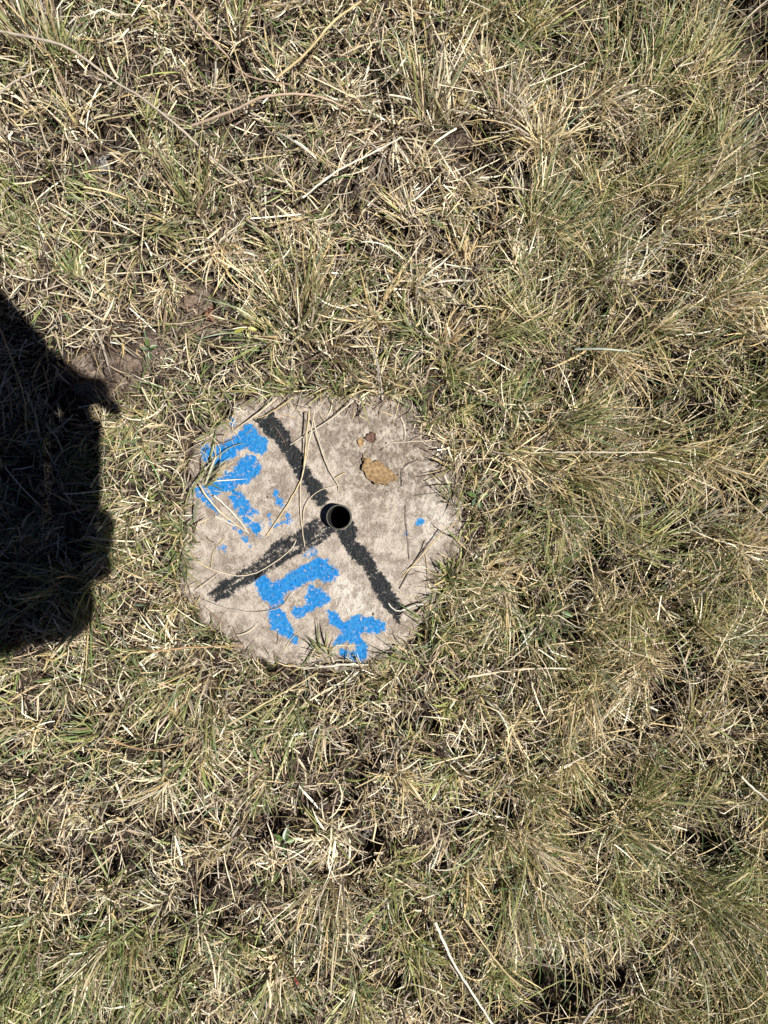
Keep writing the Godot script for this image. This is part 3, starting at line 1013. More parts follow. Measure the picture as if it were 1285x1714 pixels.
func build_tufts() -> void:
	# [x, y, blades, length, fineness, green share, lean direction (degrees, 0 right, 90 down), lean, root spread, name, label]
	var list := [
		[495, 535, 210, .105, .35, .36, -88, .55, .040, "grass_tuft", "largest grass tuft, straw and green, fanning upward just above the slab's black stripe"],
		[440, 560, 60, .07, .1, .45, 170, .6, .022, "grass_tuft", "broad bladed yellowish tuft on the lower left flank of the largest grass tuft"],
		[543, 1093, 26, .036, .0, .75, -100, .5, .013, "grass_sprig", "small green sprig at the slab's lower rim casting its shadow on the blue paint"],
		[715, 1110, 34, .07, .0, .8, -100, .6, .014, "grass_tuft", "green broad bladed tuft with pale sheaths below the slab's lower right corner"],
		[735, 1040, 90, .05, .1, .85, -20, .6, .036, "grass_tuft", "dense low leafy green tuft covering the slab's right corner where the black stripe ends"],
		[770, 985, 110, .07, .6, .55, 0, .8, .034, "grass_tuft", "fine yellow green tuft combed to the right beside the slab's right edge"],
		[716, 200, 70, .13, .1, .12, -92, .5, .016, "grass_tuft", "tall pale straw tuft standing near the top centre with thick upright stems"],
		[756, 212, 26, .10, .1, .05, -75, .5, .008, "grass_tuft", "narrow straw tuft just right of the tall pale straw tuft near the top"],
		[95, 110, 70, .09, .2, .35, -95, .4, .022, "grass_tuft", "brownish green tuft in the upper left below the long bent stalk's start"],
		[40, 60, 80, .10, .2, .5, -95, .5, .03, "grass_tuft", "olive tuft in the top left corner"],
		[178, 492, 24, .05, .0, .6, -80, .5, .008, "grass_tuft", "small yellow green tuft left of the bare soil patch above the shadow's tip"],
		[240, 395, 70, .08, .15, .7, 60, .7, .03, "grass_tuft", "green tuft streaming down to the right in the left part above the bare soil"],
		[330, 340, 80, .085, .2, .5, -60, .5, .026, "grass_tuft", "mixed tuft between the long bent stalk and the bare soil patch"],
		[1060, 740, 130, .11, .7, .5, 0, .6, .03, "grass_tuft", "dark olive tuft with reddish blades standing right of the slab at mid height"],
		[885, 755, 90, .07, .8, .45, 15, .7, .026, "grass_tuft", "orange olive tuft between the slab's right corner and the dark olive tuft"],
		[1125, 330, 130, .10, .7, .6, -50, .6, .04, "grass_tuft", "olive green tuft leaning to the upper right beside the bare soil at the right edge"],
		[1050, 130, 110, .10, .6, .6, -70, .5, .034, "grass_tuft", "bright green tuft in the upper right quarter near the top edge"],
		[900, 395, 80, .12, .6, .6, -50, .8, .022, "grass_tuft", "long green blades sweeping to the upper right above the middle of the right half"],
		[40, 1570, 120, .10, .2, .75, 130, .6, .036, "grass_tuft", "green tuft streaming to the lower left in the bottom left corner"],
		[215, 1560, 90, .09, .2, .55, 80, .6, .03, "grass_tuft", "mixed green tuft hanging downward right of the bottom left green tuft"],
		[470, 1625, 70, .08, .2, .7, 85, .6, .02, "grass_tuft", "green tuft beside the tiny red scrap near the bottom edge"],
		[555, 1480, 110, .10, .3, .15, 95, .6, .03, "grass_tuft", "straw tuft hanging downward left of the grey stone chip in the lower part"],
		[1180, 1520, 150, .12, .8, .65, 50, .7, .042, "grass_tuft", "olive tuft sweeping to the lower right in the bottom right quarter"],
		[1240, 1660, 120, .11, .8, .75, 40, .7, .036, "grass_tuft", "greenest olive tuft in the bottom right corner"],
		[870, 1470, 120, .11, .6, .5, 75, .6, .034, "grass_tuft", "grey green tuft above the dark hollow in the bottom right quarter"],
		[130, 990, 120, .09, .2, .6, 110, .4, .04, "grass_tuft", "tuft standing inside the photographer's shadow at the left edge"],
		[330, 1150, 140, .075, .15, .4, 95, .7, .04, "grass_tuft", "dense straw and green tuft hanging downward below the slab's lower left edge"],
		[480, 1185, 90, .06, .1, .7, 120, .6, .03, "grass_tuft", "green tuft just below the middle of the slab's lower edge"],
		[345, 805, 26, .055, .05, .55, -35, .9, .010, "grass_sprig", "sprig leaning over the slab's left edge across the upper blue strokes"],
		[1150, 1000, 120, .10, .8, .5, 10, .7, .038, "grass_tuft", "fine olive tuft combed to the right at the middle of the right edge"],
		[990, 1090, 90, .09, .7, .55, 20, .7, .03, "grass_tuft", "fine green tuft right of the stiff grey stalk"],
		[640, 640, 40, .06, .2, .1, -90, .5, .02, "grass_tuft", "brown straw tuft behind the slab's upper edge beside the two thin grey stems"],
		[230, 870, 80, .06, .1, .6, 20, .5, .034, "grass_tuft", "short green tuft between the photographer's shadow and the slab's left edge"],
		[265, 720, 60, .055, .1, .6, 140, .5, .03, "grass_tuft", "short green tuft at the slab's upper left side near the shadow's tip"],
	]
	for t in list:
		var s := Strips.new()
		var p := gp(t[0], t[1])
		clump(s, s, p.x, p.z, t[2], t[5], t[3], t[4], deg_to_rad(t[6]), t[7] * 1.3, t[8], 7, true)
		var base := Vector3(p.x, floor_f.at(p.x, p.z), p.z)
		for i in s.v.size(): s.v[i] -= base
		var o := put(t[9], s.mesh(), mats.green if t[5] > 0.4 else mats.straw)
		o.position = base
		tag(o, t[10], "grass tuft" if t[9] == "grass_tuft" else "grass sprig", "tufts standing out of the grass")
	# the dead crown with its runners, near the top
	var s := Strips.new()
	var c := gp(660, 235)
	for i in 46:
		var a := deg_to_rad(rng.randf_range(20, 165)) if i < 32 else rng.randf() * TAU
		var l := rng.randf_range(0.05, 0.14) if i < 32 else rng.randf_range(0.03, 0.08)
		var r := rng.randf_range(0.0, 0.022)
		var pts := []
		var bend := rng.randfn() * 0.25
		for k in 4:
			var t := k / 3.0
			var q := Vector3(c.x + cos(a + bend * t) * (r + l * t), 0, c.z + sin(a + bend * t) * (r + l * t))
			q.y = floor_f.at(q.x, q.z) + lerpf(0.022, 0.005, t) + rng.randf() * 0.008
			pts.push_back(q)
		var col: Color = tint(STRAW[[0, 3, 3, 2, 5][i % 5]], 0.2)
		tube(s, pts, rng.randf_range(0.0010, 0.0022), 0.0006, col, tint(col, 0.15), 5, 3)
	var ob := put("dead_grass_crown", s.mesh(), mats.stalk)
	tag(ob, "pinkish dead grass crown with runners spreading downward near the top centre", "dead grass")

func build_stalks() -> void:
	# [name, label, radius mm, end radius mm, colour, points x, y, height mm above the floor ...]
	var pale := Color(.64, .56, .42)
	var strw := Color(.58, .48, .28)
	var grey := Color(.46, .42, .37)
	var pink := Color(.50, .37, .27)
	var dark := Color(.10, .08, .07)
	var oran := Color(.40, .25, .13)
	var wht := Color(.74, .69, .58)
	var grn := Color(.22, .24, .08)
	var list := [
		["dry_stalk", "long grey bent stalk slanting down from the upper left edge", 2.2, 1.5, grey, [-30, 58, 46, 75, 85, 44, 134, 107, 42, 199, 149, 40, 249, 184, 36, 309, 232, 30, 364, 279, 22, 415, 320, 14]],
		["dry_stalk", "straight brown stalk slanting down to the right above the pinkish branched stalk", 1.8, 1.2, pink, [296, 6, 40, 368, 80, 40, 418, 134, 36, 493, 169, 28]],
		["dry_stalk", "thin upright straw stalk crossing the slanting brown stalk near the top", 1.2, 0.8, strw, [380, -10, 60, 398, 100, 40, 428, 186, 20]],
		["dry_stalk", "thick pinkish stalk lying level above the dead crown's left side", 2.4, 1.6, pink, [324, 219, 24, 398, 199, 28, 448, 179, 30, 523, 176, 26, 580, 192, 20]],
		["dry_stalk", "thick pale stalk rising to the upper right from the pinkish branched stalk", 2.0, 1.6, strw, [470, 160, 24, 518, 120, 32, 560, 72, 40, 604, 12, 46]],
		["dry_stalk", "whitish stalk pointing into the dead crown from its lower left", 1.8, 1.2, wht, [510, 345, 20, 562, 306, 28, 610, 281, 30, 672, 244, 26]],
		["dead_straw", "broad pale straw blade at the left edge below the olive corner tuft", 4.2, 1.4, pale, [-12, 138, 30, 22, 128, 30, 52, 119, 22]],
		["dead_straw", "broad yellow straw blade at the left edge just under the broad pale one", 3.6, 1.6, strw, [-12, 160, 26, 20, 158, 26, 47, 154, 20]],
		["dry_stalk", "straw stalk rising from the left edge beneath the two broad blades", 1.8, 1.2, grey, [-8, 206, 26, 30, 170, 30, 80, 126, 26]],
		["dry_stalk", "short grey stalk between the long bent stalk's lower end and the dead crown", 1.4, 1.0, grey, [443, 229, 20, 478, 249, 22, 526, 281, 14]],
		["dry_stalk", "thin kinked straw stalk near the top edge right of centre", 1.2, 0.8, strw, [957, 30, 50, 980, 90, 44, 998, 132, 30]],
		["dry_stalk", "straw stalk slanting beside the tall pale straw tuft", 1.5, 0.9, pale, [726, 62, 60, 742, 105, 40, 762, 150, 16]],
		["dry_stalk", "thin arched straw stalk below the dead crown's right side", 1.0, 0.7, pale, [808, 346, 12, 814, 334, 24, 840, 329, 30, 924, 331, 18]],
		["dry_stalk", "very long thin seed stalk slanting up to the right in the upper right", 0.9, 0.7, strw, [1060, 290, 40, 1100, 252, 52, 1145, 190, 60, 1168, 105, 66]],
		["dry_stalk", "thin stalk crossing the dark soil in the top right corner", 1.2, 0.8, pale, [1228, 66, 30, 1246, 36, 44, 1290, -4, 50]],
		["dry_stalk", "curved pale stalk at the right edge over the bare soil", 1.2, 0.9, pale, [1232, 110, 20, 1256, 106, 28, 1284, 114, 24]],
		["dry_stalk", "brown stalk running down into the photographer's shadow at the left edge", 1.3, 0.9, strw, [-4, 500, 70, 28, 588, 60, 54, 664, 44, 70, 728, 20]],
		["dry_stalk", "reddish orange stalk lying level below the slab's lower left corner", 1.7, 1.0, oran, [236, 1079, 30, 270, 1081, 32, 319, 1078, 30, 412, 1077, 22]],
		["dead_straw", "orange brown curved blade in the lower left below the straw and green tuft", 2.0, 1.0, oran, [182, 1227, 30, 214, 1243, 34, 269, 1248, 32, 341, 1225, 26]],
		["dry_stalk", "straw stalk slanting up to the right below the slab's lower edge", 1.6, 1.0, strw, [390, 1202, 30, 448, 1169, 34, 530, 1128, 28]],
		["dry_stalk", "whitish stalk lying along the slab's lowest edge", 1.8, 1.2, wht, [508, 1119, 8, 548, 1112, 10, 583, 1109, 10, 660, 1114, 8]],
		["dry_stalk", "long curved straw stalk lying over the lower left black stripe", 1.1, 0.8, pale, [300, 905, 10, 330, 935, 4, 369, 955, 3, 413, 962, 3, 450, 948, 3, 485, 922, 3, 498, 903, 2]],
		["dry_stalk", "thin curved stalk below the lower left black stripe at the slab's left", 0.8, 0.6, grey, [345, 1003, 6, 380, 1016, 3, 430, 1022, 3, 470, 1014, 3, 490, 990, 2]],
		["dry_stalk", "stiff grey straw stalk lying level right of the slab's lower corner", 1.9, 1.3, pale, [778, 1127, 24, 851, 1121, 30, 911, 1115, 30, 954, 1117, 26]],
		["dry_stalk", "straight straw stalk left of the dark olive tuft right of the slab", 1.6, 1.1, pale, [922, 758, 34, 1000, 760, 38, 1080, 761, 36]],
		["dead_straw", "pale bluish blade lying level right of the slab's top", 2.6, 1.6, Color(.5, .56, .5), [952, 592, 40, 990, 595, 44, 1036, 599, 42]],
		["dry_stalk", "thick white stalk slanting down to the right near the bottom edge", 2.4, 1.6, wht, [725, 1518, 40, 742, 1570, 40, 762, 1606, 36, 823, 1702, 26]],
		["dry_stalk", "long thin straw stalk right of the thick white one near the bottom edge", 1.4, 0.9, strw, [772, 1512, 50, 841, 1600, 44, 903, 1692, 34]],
		["green_stem", "yellow green bent stem across the dark hollow near the bottom edge", 1.3, 0.9, Color(.4, .4, .16), [858, 1668, 30, 926, 1680, 34, 960, 1668, 34, 994, 1653, 30]],
		["twig", "grey forked twig beside the dark hollow at the bottom edge", 2.6, 1.6, grey, [970, 1722, 30, 996, 1692, 34, 1014, 1672, 36, 1028, 1652, 34]],
		["dry_stalk", "white stalk slanting into the right edge below the middle", 1.8, 1.4, wht, [1226, 1289, 50, 1256, 1316, 52, 1292, 1348, 50]],
		["dry_stalk", "straight straw stalk leaning over the slab's top from the upper rim", 1.2, 0.9, pale, [592, 672, 22, 560, 700, 14, 520, 726, 8, 488, 746, 3]],
		["dry_stalk", "long bent stalk from the slab's top rim crossing the black stripe to the blue dots", 1.3, 0.8, strw, [520, 690, 26, 514, 740, 18, 511, 780, 10, 505, 805, 6, 480, 850, 4, 448, 897, 2]],
		["dry_stalk", "straight thin stalk hanging beside the pipe's left across the black stripe", 1.0, 0.7, pale, [528, 690, 28, 516, 760, 14, 505, 810, 6, 505, 860, 4, 512, 915, 2]],
		["dry_stalk", "thin curved stalk arching from the pipe's left toward the upper rim", 0.8, 0.5, pale, [508, 880, 2, 511, 852, 5, 524, 830, 6, 545, 818, 5, 568, 813, 2]],
		["dry_stalk", "kinked straw stalk with a hooked end above the pipe", 1.2, 0.9, pale, [526, 705, 16, 536, 745, 8, 553, 790, 5, 566, 810, 3, 567, 822, 1.5]],
		["dry_stalk", "short hooked straw beside the kinked stalk above the pipe", 1.1, 0.7, strw, [560, 803, 3, 572, 795, 5, 580, 792, 3]],
		["dry_stalk", "pair stalk of flat straw lying across the upper left blue strokes, left one", 1.8, 1.1, pale, [338, 812, 16, 352, 834, 8, 378, 862, 4, 416, 890, 2]],
		["dry_stalk", "pair stalk of flat straw lying across the upper left blue strokes, right one", 1.7, 1.0, wht, [362, 830, 10, 382, 848, 6, 404, 872, 4, 419, 893, 2]],
		["dry_stalk", "short white straw left of the pair lying on the blue strokes", 1.1, 0.8, wht, [364, 864, 4, 380, 872, 3, 397, 880, 2]],
		["green_stem", "green blade reaching from the slab's left edge over the top blue stroke", 1.5, 0.5, grn, [318, 830, 20, 345, 790, 22, 370, 765, 20, 392, 749, 17, 412, 743, 14]],
		["dry_stalk", "stalk leaning on the slab's upper left edge above the blue strokes", 1.6, 1.0, pale, [466, 668, 24, 440, 690, 20, 418, 706, 14, 396, 722, 5]],
		["dry_stalk", "second stalk along the slab's upper left edge ending at the black stripe", 1.4, 0.9, strw, [492, 668, 24, 470, 684, 18, 446, 698, 10, 428, 703, 5]],
		["dry_stalk", "dark stalk lying on the slab's right side near the two blue spots", 0.9, 0.7, dark, [716, 906, 12, 700, 932, 7, 684, 955, 3, 668, 984, 2]],
		["dry_stalk", "pale stalk lying beside the dark one at the slab's right side", 1.0, 0.8, strw, [740, 888, 16, 712, 920, 9, 690, 945, 5, 672, 966, 2]],
		["dry_stalk", "thin dark curved stem crossing the smaller blue spot", 0.5, 0.4, dark, [678, 846, 2, 679, 880, 3, 683, 910, 3, 684, 935, 2]],
		["twig", "thin black forked twig right of the tan leaf on the slab", 0.8, 0.5, dark, [672, 815, 2, 673, 788, 3, 686, 776, 3, 700, 770, 2]],
		["twig", "thin black twig at the slab's right corner below the level stalk", 0.7, 0.5, dark, [708, 806, 2, 726, 796, 3, 748, 776, 5]],
		["dry_stalk", "thin level stalk reaching over the slab's right corner from the grass", 0.9, 0.5, pale, [648, 743, 5, 700, 740, 9, 745, 738, 14, 790, 738, 20]],
		["dry_stalk", "grey stem standing behind the slab's top edge, left of two", 1.2, 0.8, grey, [640, 672, 6, 636, 630, 22, 624, 585, 36, 612, 560, 46]],
		["dry_stalk", "grey stem standing behind the slab's top edge, right of two", 1.1, 0.7, grey, [634, 668, 6, 634, 640, 24, 630, 610, 38]],
		["dry_stalk", "thick pale root lying over the end of the lower right black stripe", 1.7, 1.1, wht, [710, 1008, 14, 690, 1012, 9, 664, 1020, 5, 650, 1008, 2]],
		["dry_stalk", "thin straw stalk curling over the slab's left rim below the blue strokes", 0.8, 0.6, strw, [300, 918, 16, 330, 934, 10, 356, 950, 5, 360, 925, 3, 378, 901, 2]],
		["dry_stalk", "straw stalk hanging from the upper middle down toward the slab's top right", 1.0, 0.7, strw, [690, 640, 30, 712, 680, 20, 742, 730, 14, 756, 772, 8]],
		["dry_stalk", "long thin straw stalk lying level in the lower right above the bottom tufts", 1.0, 0.8, pale, [930, 1265, 44, 985, 1252, 48, 1030, 1238, 48, 1060, 1245, 40]],
		["dead_straw", "pale crumpled straw blade above the dark hollow near the bottom edge", 3.0, 1.4, pale, [932, 1560, 40, 938, 1590, 42, 925, 1612, 36, 905, 1622, 30]],
	]
	for t in list:
		var pts := []
		var flat: Array = t[5]
		for i in range(0, flat.size(), 3):
			var h: float = flat[i + 2] * 0.001
			var g := gp(flat[i], flat[i + 1], h)
			g.y = floor_f.at(g.x, g.z) + h + t[2] * 0.001 * 0.5 + 0.042 * smoothstep(0.0, 0.05, pad_f.at(g.x, g.z))
			pts.push_back(g)
		var mid: Vector3 = pts[pts.size() / 2]
		for i in pts.size(): pts[i] -= mid
		var s := Strips.new()
		if t[0].begins_with("dead"):
			ribbon(s, pts, t[2] * 0.001, t[3] * 0.001, tint(t[4], 0.08))
		else:
			tube(s, pts, t[2] * 0.00095, t[3] * 0.00095, tint(t[4], 0.08), tint(t[4], 0.12), 7, int(rng.randf_range(0, 4)) if t[2] > 1.4 else 0)
		if t[0] == "twig" and t[2] > 2.0:
			tube(s, [pts[2], pts[2] + Vector3(.008, .004, -.004), pts[2] + Vector3(.02, .003, -.012)], 0.0009, 0.0005, t[4], t[4], 6)
		elif t[0] == "twig":
			tube(s, [pts[1], pts[1] + Vector3(-.003, .0, -.006)], 0.0005, 0.0003, t[4], t[4], 5)
		var o := put(t[0], s.mesh(), mats.green if t[0].begins_with("green") else mats.stalk)
		o.position = mid
		tag(o, t[1], {"dry_stalk": "dry stalk", "dead_straw": "straw", "green_stem": "grass stem", "twig": "twig"}[t[0]])

func ribbon(s: Strips, pts: Array, w0: float, w1: float, col: Color) -> void:
	# a broad flat blade, folded along its middle
	var cv := Curve3D.new()
	for i in pts.size():
		var h := Vector3.ZERO
		if i > 0 and i < pts.size() - 1: h = (pts[i + 1] - pts[i - 1]) / 6.0
		cv.add_point(pts[i], -h, h)
	var length := cv.get_baked_length()
	var first := s.v.size()
	for i in 17:
		var t := i / 16.0
		var p := cv.sample_baked(t * length, true)
		var d := (cv.sample_baked(minf(t * length + 0.003, length), true) - cv.sample_baked(maxf(t * length - 0.003, 0.0), true)).normalized()
		var side := d.cross(Vector3.UP).normalized()
		var up := side.cross(d)
		var w := lerpf(w0, w1, t) * (0.35 if i == 0 else 0.3 if i == 16 else 1.0) * 0.5
		var k := 0.88 + 0.3 * n_fine.get_noise_2d(t * 9.0, w0 * 9000.0)
		for q in [-1, 0, 1]:
			s.v.push_back(p + side * w * q - up * absf(q) * w * 0.5)
			s.n.push_back((up + side * q * 0.6).normalized())
			s.c.push_back(Color(col.r * k, col.g * k, col.b * k))
		if i < 16:
			for q in 2:
				var b := first + i * 3 + q
				s.idx.append_array([b, b + 3, b + 1, b + 1, b + 3, b + 4])

# ---------------------------------------------------------------- leaves, stones, weeds
func build_small_things() -> void:
	var z3 := [500.0, 680.0, 4.589]
	var lp := outline([512, 412, 548, 402, 566, 438, 612, 422, 648, 448, 668, 478, 712, 492, 728, 522, 766, 545, 742, 584, 700, 580, 676, 616, 628, 598, 600, 612, 556, 574, 524, 560, 510, 508, 484, 492, 500, 452], 500, 680, 4.589)
	var cen := gp(636, 791)
	for i in lp.size(): lp[i] -= Vector2(cen.x, cen.z)
	var leaf := thing("dead_leaf", "crumpled tan dead leaf lying on the slab above the pipe", "dead leaf", Vector3(cen.x, PAD_TOP, cen.z))
	var lift := func(x: float, z: float) -> float: return 0.0045 + 0.10 * maxf(0.0, -x - 0.004) + 18.0 * z * z - 0.06 * maxf(0.0, x) + 0.012 * n_mid.get_noise_2d(x * 2.0, z * 2.0 + 4.0) * 0.35 + 0.0008 * n_fine.get_noise_2d(x * 1.2, z * 1.2)
	put("blade", leaf_sheet(lp, 0.0008, lift, Color(.31, .215, .115), Color(.17, .11, .055), 4.0), mats.plain, leaf)
	var s := Strips.new()
	tube(s, [Vector3(-.026, .008, -.017), Vector3(-.024, .008, -.022), Vector3(-.025, .005, -.027)], .0009, .0006, Color(.5, .36, .17), Color(.5, .36, .17), 6)
	put("leaf_stem", s.mesh(), mats.plain, leaf)
	var frag := outline([500, 255, 530, 215, 570, 195, 600, 215, 605, 270, 580, 300, 530, 285], 500, 680, 4.589)
	var fc := gp(621, 735)
	for i in frag.size(): frag[i] -= Vector2(fc.x, fc.z)
	var curl := func(x: float, z: float) -> float: return 0.003 + 60.0 * (x * x + z * z) + 0.0012 * sin(x * 900.0)
	var fr := put("leaf_fragment", leaf_sheet(frag, 0.0008, curl, Color(.17, .095, .07), Color(.09, .055, .045), 9.0), mats.plain)
	fr.position = Vector3(fc.x, PAD_TOP, fc.z)
	fr.scale = Vector3(.8, .6, .8)
	tag(fr, "small reddish brown leaf fragment on the slab above the tan leaf", "leaf fragment")
	var frag2 := outline([455, 270, 480, 245, 505, 260, 500, 300, 475, 325, 460, 300], 500, 680, 4.589)
	var fc2 := gp(605, 742)
	for i in frag2.size(): frag2[i] -= Vector2(fc2.x, fc2.z)
	var curl2 := func(x: float, z: float) -> float: return 0.002 + 120.0 * x * x
	var f2 := put("leaf_fragment", leaf_sheet(frag2, 0.0007, curl2, Color(.36, .24, .12), Color(.25, .16, .08), 13.0), mats.plain)
	f2.position = Vector3(fc2.x, PAD_TOP, fc2.z)
	tag(f2, "tiny curled orange leaf fragment left of the reddish fragment on the slab", "leaf fragment")
	# stones: [x, y, half sizes mm, sink, colours, name, label]
	var stones := [
		[168, 260, Vector3(19, 11, 13), .004, Color(.17, .165, .165), Color(.24, .23, .225), "stone", "grey angular stone in the grass at the upper left", 0.5],
		[140, 243, Vector3(13, 9, 12), .003, Color(.30, .23, .19), Color(.22, .17, .14), "soil_clod", "brown soil clod just left of the grey angular stone", 0.6],
		[622, 1418, Vector3(17, 8, 13), .003, Color(.13, .12, .115), Color(.21, .19, .18), "stone", "dark grey stone chip in a gap of the grass at the lower centre", 0.5],
		[350, 522, Vector3(10, 7, 9), .003, Color(.30, .15, .10), Color(.24, .14, .1), "soil_clod", "reddish clod on the bare soil left of the largest tuft", 0.6],
		[318, 508, Vector3(14, 8, 11), .004, Color(.26, .19, .15), Color(.2, .15, .115), "soil_clod", "brown clod on the bare soil above the slab's upper left", 0.6],
		[1262, 240, Vector3(22, 12, 17), .006, Color(.24, .2, .17), Color(.17, .14, .12), "soil_clod", "crumbly clod on the bare soil at the right edge", 0.7],
		[1240, 285, Vector3(15, 9, 13), .004, Color(.25, .21, .18), Color(.17, .14, .12), "soil_clod", "smaller clod below the crumbly one at the right edge", 0.7],
		[1270, 70, Vector3(20, 10, 14), .004, Color(.12, .10, .085), Color(.08, .065, .055), "soil_clod", "dark clod in the bare soil of the top right corner", 0.7],
		[945, 1650, Vector3(18, 9, 14), .004, Color(.10, .085, .07), Color(.07, .06, .05), "soil_clod", "dark clod in the hollow near the bottom edge", 0.7],
	]
	for t in stones:
		var o := put(t[6], stone(t[2] * 0.001, t[0] * 0.37, t[8], t[4], t[5], false), mats.soil)
		o.position = on_floor(t[0], t[1], t[2].y * 0.0004)
		o.rotation.y = t[0] * 0.9
		tag(o, t[7], "stone" if t[6] == "stone" else "soil clod")
	var sp := Strips.new()
	ribbon(sp, [Vector3(-.005, .012, -.006), Vector3(.0, .016, .0), Vector3(.003, .012, .006)], .0035, .0025, Color(.30, .06, .05))
	var red := put("red_scrap", sp.mesh(), mats.plain)
	red.position = on_floor(501, 1624, 0.018)
	tag(red, "tiny red scrap caught in the grass near the bottom edge", "scrap")
	# low broad leaved weeds: [x, y, leaves, leaf mm, label]
	var weeds := [
		[797, 833, 5, 11, "small round leaved weed at the slab's right edge"],
		[828, 806, 4, 10, "small weed just above right of the round leaved one beside the slab"],
		[860, 900, 5, 13, "dark leaved weed in the gap right of the slab's right edge"],
		[480, 1395, 5, 15, "pointed bluish green weed in the lower middle left of the stone chip"],
		[300, 1335, 5, 13, "small green weed in the lower left between straw tufts"],
		[640, 1550, 4, 11, "weed with few leaves below the stone chip"],
		[930, 1020, 5, 14, "broad leaved weed right of the leafy tuft at the slab's corner"],
		[850, 1085, 4, 13, "two toned weed above the stiff grey straw stalk"],
		[415, 555, 5, 14, "yellow leaved weed at the left foot of the largest tuft"],
		[230, 305, 4, 15, "pale green broad leaf weed right of the grey angular stone"],
		[1095, 1255, 4, 12, "weed beneath the long level straw stalk in the lower right"],
		[250, 585, 4, 10, "tiny clover like weed on the bare soil left of the slab's top"],
	]
	for t in weeds:
		var w := thing("weed", t[4], "weed", on_floor(t[0], t[1]), "broad leaved weeds in the grass")
		var yellow: bool = t[4].begins_with("yellow")
		for k in t[2]:
			var a: float = TAU * k / t[2] + rng.randf_range(-0.4, 0.4)
			var m := Strips.new()
			var l: float = t[3] * 0.001 * rng.randf_range(0.8, 1.25)
			var d := Vector3(cos(a), 0, sin(a))
			var h0 := rng.randf_range(0.012, 0.026)
			var col: Color = tint(Color(.42, .4, .08) if yellow else LEAF[[0, 1, 4][k % 3]], 0.2)
			broad_leaf(m, d, l, h0, col)
			put("leaf", m.mesh(), mats.green, w)

func broad_leaf(s: Strips, d: Vector3, l: float, h: float, col: Color) -> void:
	var side := Vector3(-d.z, 0, d.x)
	var first := s.v.size()
	for i in 9:
		var t := i / 8.0
		var p := d * (0.003 + l * t * 1.2) + Vector3(0, h + l * 0.5 * t - l * 0.75 * t * t, 0)
		var w := l * 0.25 * sin(PI * pow(t, 0.8)) + 0.0004
		for q in [-1, 0, 1]:
			s.v.push_back(p + side * w * q + Vector3(0, absf(q) * w * 0.35, 0))
			s.n.push_back((Vector3.UP - side * q * 0.4 + d * 0.2).normalized())
			var k := 0.85 if q == 0 else 1.0
			s.c.push_back(Color(col.r * k, col.g * k, col.b * k))
		if i < 8:
			for q in 2:
				var b := first + i * 3 + q
				s.idx.append_array([b, b + 3, b + 1, b + 1, b + 3, b + 4])
	# the stem down to the root
	tube(s, [Vector3(0, 0, 0), Vector3(0, h * 0.6, 0) + d * 0.001, Vector3(0, h, 0) + d * 0.004], 0.0006, 0.0005, col, col, 5)

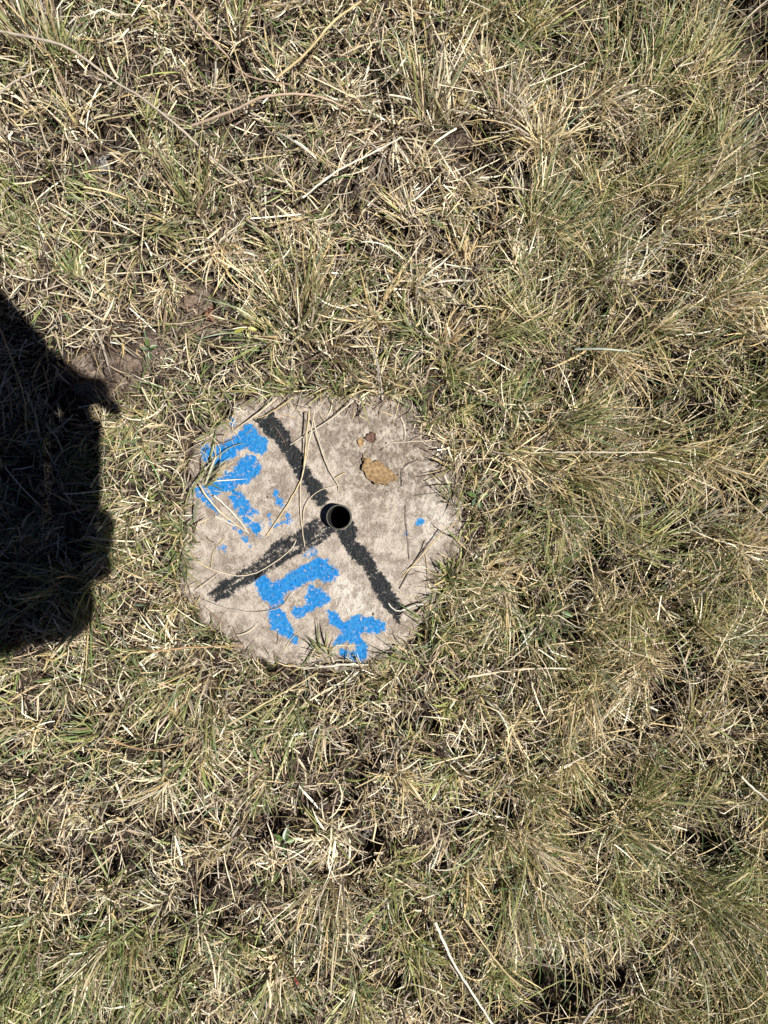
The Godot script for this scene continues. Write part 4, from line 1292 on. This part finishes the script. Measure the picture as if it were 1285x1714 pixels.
# ---------------------------------------------------------------- the photographer, whose shadow falls into the picture from the left
func build_person() -> void:
	var skin := Color(.42, .25, .17)
	var shirt := Color(.10, .14, .20)
	var jean := Color(.045, .06, .10)
	var root := thing("person", "standing person in a dark shirt and jeans leaning forward with both hands on a phone", "person")
	var st := SurfaceTool.new()
	st.begin(Mesh.PRIMITIVE_TRIANGLES)
	st.set_smooth_group(0)
	var hip := Vector3(-.86, .92, .06)
	var belly := Vector3(-.78, 1.10, .06)
	var chest := Vector3(-.64, 1.28, .06)
	var neck := Vector3(-.52, 1.43, .06)
	var head := Vector3(-.42, 1.53, .06)
	var lw := Vector3(-.045, 1.20, -.115)
	var rw := Vector3(.0, 1.195, .255)
	var bones := [
		[hip, belly, .15, .14, shirt], [belly, chest, .14, .15, shirt], [chest, Vector3(-.56, 1.37, .06), .15, .10, shirt],
		[hip + Vector3(0, -.02, -.07), hip + Vector3(0, -.02, .07), .12, .12, jean],
		[neck + Vector3(-.02, -.03, 0), head, .055, .055, skin], [head, head + Vector3(.03, .07, 0), .085, .095, skin], [head + Vector3(.05, -.01, 0), head + Vector3(.06, -.03, 0), .055, .045, skin],
		[head + Vector3(.10, .015, 0), head + Vector3(.115, -.005, 0), .016, .014, skin], [head + Vector3(.02, .01, -.088), head + Vector3(.02, .03, -.09), .018, .02, skin], [head + Vector3(.02, .01, .088), head + Vector3(.02, .03, .09), .018, .02, skin],
		[Vector3(-.58, 1.36, .0), Vector3(-.57, 1.36, -.13), .09, .075, shirt], [Vector3(-.58, 1.36, .12), Vector3(-.57, 1.36, .25), .09, .075, shirt],
		[Vector3(-.57, 1.36, -.14), Vector3(-.38, 1.14, -.42), .075, .07, shirt], [Vector3(-.38, 1.14, -.42), lw, .07, .045, shirt],
		[Vector3(-.57, 1.36, .26), Vector3(-.40, 1.14, .33), .072, .068, shirt], [Vector3(-.40, 1.14, .33), rw, .07, .060, shirt],
		[Vector3(-.87, .86, -.03), Vector3(-.83, .49, -.07), .095, .062, jean], [Vector3(-.83, .49, -.07), Vector3(-.90, .09, -.08), .06, .042, jean],
		[Vector3(-.87, .86, .15), Vector3(-.83, .49, .19), .095, .062, jean], [Vector3(-.83, .49, .19), Vector3(-.90, .09, .20), .06, .042, jean],
	]
	figure(bones, 0.016, 0.05, st)
	var hands := []
	for h in [[lw, -1.0], [rw, 1.0]]:
		var w: Vector3 = h[0]
		var s: float = h[1]
		var e := Vector3(.026, 1.2, .20) if s > 0 else Vector3(.022, 1.2, -.066)     # the middle of the palm, beside the phone's end
		hands.push_back([w, e, .040, .034, skin])
		if s > 0: hands.push_back([e + Vector3(-.04, .004, -.036), e + Vector3(.03, .004, -.036), .027, .027, skin])
		hands.push_back([e + Vector3(-.03, 0, 0), e + Vector3(.04, .0, 0), .026, .024, skin])
		for k in 4:
			var f := e + Vector3(.046 - k * .026, -.004, -s * .012)
			var near := 0.3 if k == 0 and s < 0 else 1.0
			var m1 := f + Vector3(.008 if k == 0 and s < 0 else .002, -.012, -s * .03 * near)
			var m2 := m1 + Vector3(.008 if k == 0 and s < 0 else .0, -.004, -s * near * [.022, .026, .024, .018][k])
			var m3 := m2 + Vector3(.004 if k == 0 and s < 0 else .0, .002, -s * near * [.018, .02, .019, .014][k])
			if k > 0 and k < 3 and s < 0:
				m3 = m2 + Vector3(-.002, -.001, -s * .004)
			hands.push_back([f, m1, .0100, .0092, skin])
			hands.push_back([m1, m2, .0092, .0085, skin])
			hands.push_back([m2, m3, .0085, .0075, skin])
		var tb := e + Vector3(.03, .014, -s * .004)
		hands.push_back([tb, tb + Vector3(.010, .016, -s * .02), .013, .0105, skin])
		hands.push_back([tb + Vector3(.010, .016, -s * .02), tb + Vector3(.006, .014, -s * .046), .0105, .0085, skin])
	figure(hands, 0.004, 0.008, st)
	st.index()
	st.generate_normals()
	put("body", st.commit(), mats.plain, root)
	var hair := stone(Vector3(.105, .10, .10), 3.0, 0.12, Color(.05, .035, .025), Color(.08, .055, .035))
	var hr := put("hair", hair, mats.plain, root)
	hr.position = head + Vector3(-.005, .075, 0)
	for sgn in [-.08, .20]:
		var shoe := SurfaceTool.new()
		shoe.begin(Mesh.PRIMITIVE_TRIANGLES)
		shoe.set_smooth_group(0)
		var z: float = sgn
		var y := 0.0
		figure([[Vector3(-.92, y + .06, z), Vector3(-.80, y + .05, z), .05, .046, Color(.09, .07, .055)], [Vector3(-.80, y + .05, z), Vector3(-.70, y + .04, z), .046, .036, Color(.09, .07, .055)], [Vector3(-.91, y + .11, z), Vector3(-.91, y + .06, z), .05, .05, Color(.09, .07, .055)]], 0.009, 0.03, shoe)
		shoe.index()
		shoe.generate_normals()
		put("shoe", shoe.commit(), mats.plain, root)
	# the phone in its open folio case, held level
	var phone := thing("phone", "phone in an open dark folio case held level in the person's hands", "phone", Vector3(0, CAM + .006, 0))
	var pmat := StandardMaterial3D.new()
	pmat.albedo_color = Color(.12, .12, .13)
	pmat.roughness = 0.35
	var cmat := StandardMaterial3D.new()
	cmat.albedo_color = Color(.2, .15, .12)
	cmat.roughness = 0.7
	for b in [["phone_body", Vector3(.076, .009, .154), Vector3(.027, .0125, .057), pmat], ["case_cover", Vector3(.140, .003, .320), Vector3(-.084, .012, .057), cmat], ["case_back", Vector3(.082, .002, .160), Vector3(.026, .0065, .057), cmat]]:
		var bm := CSGBox3D.new()
		bm.name = b[0]
		bm.size = b[1]
		bm.material = b[3]
		bm.position = b[2]
		phone.add_child(bm, true)
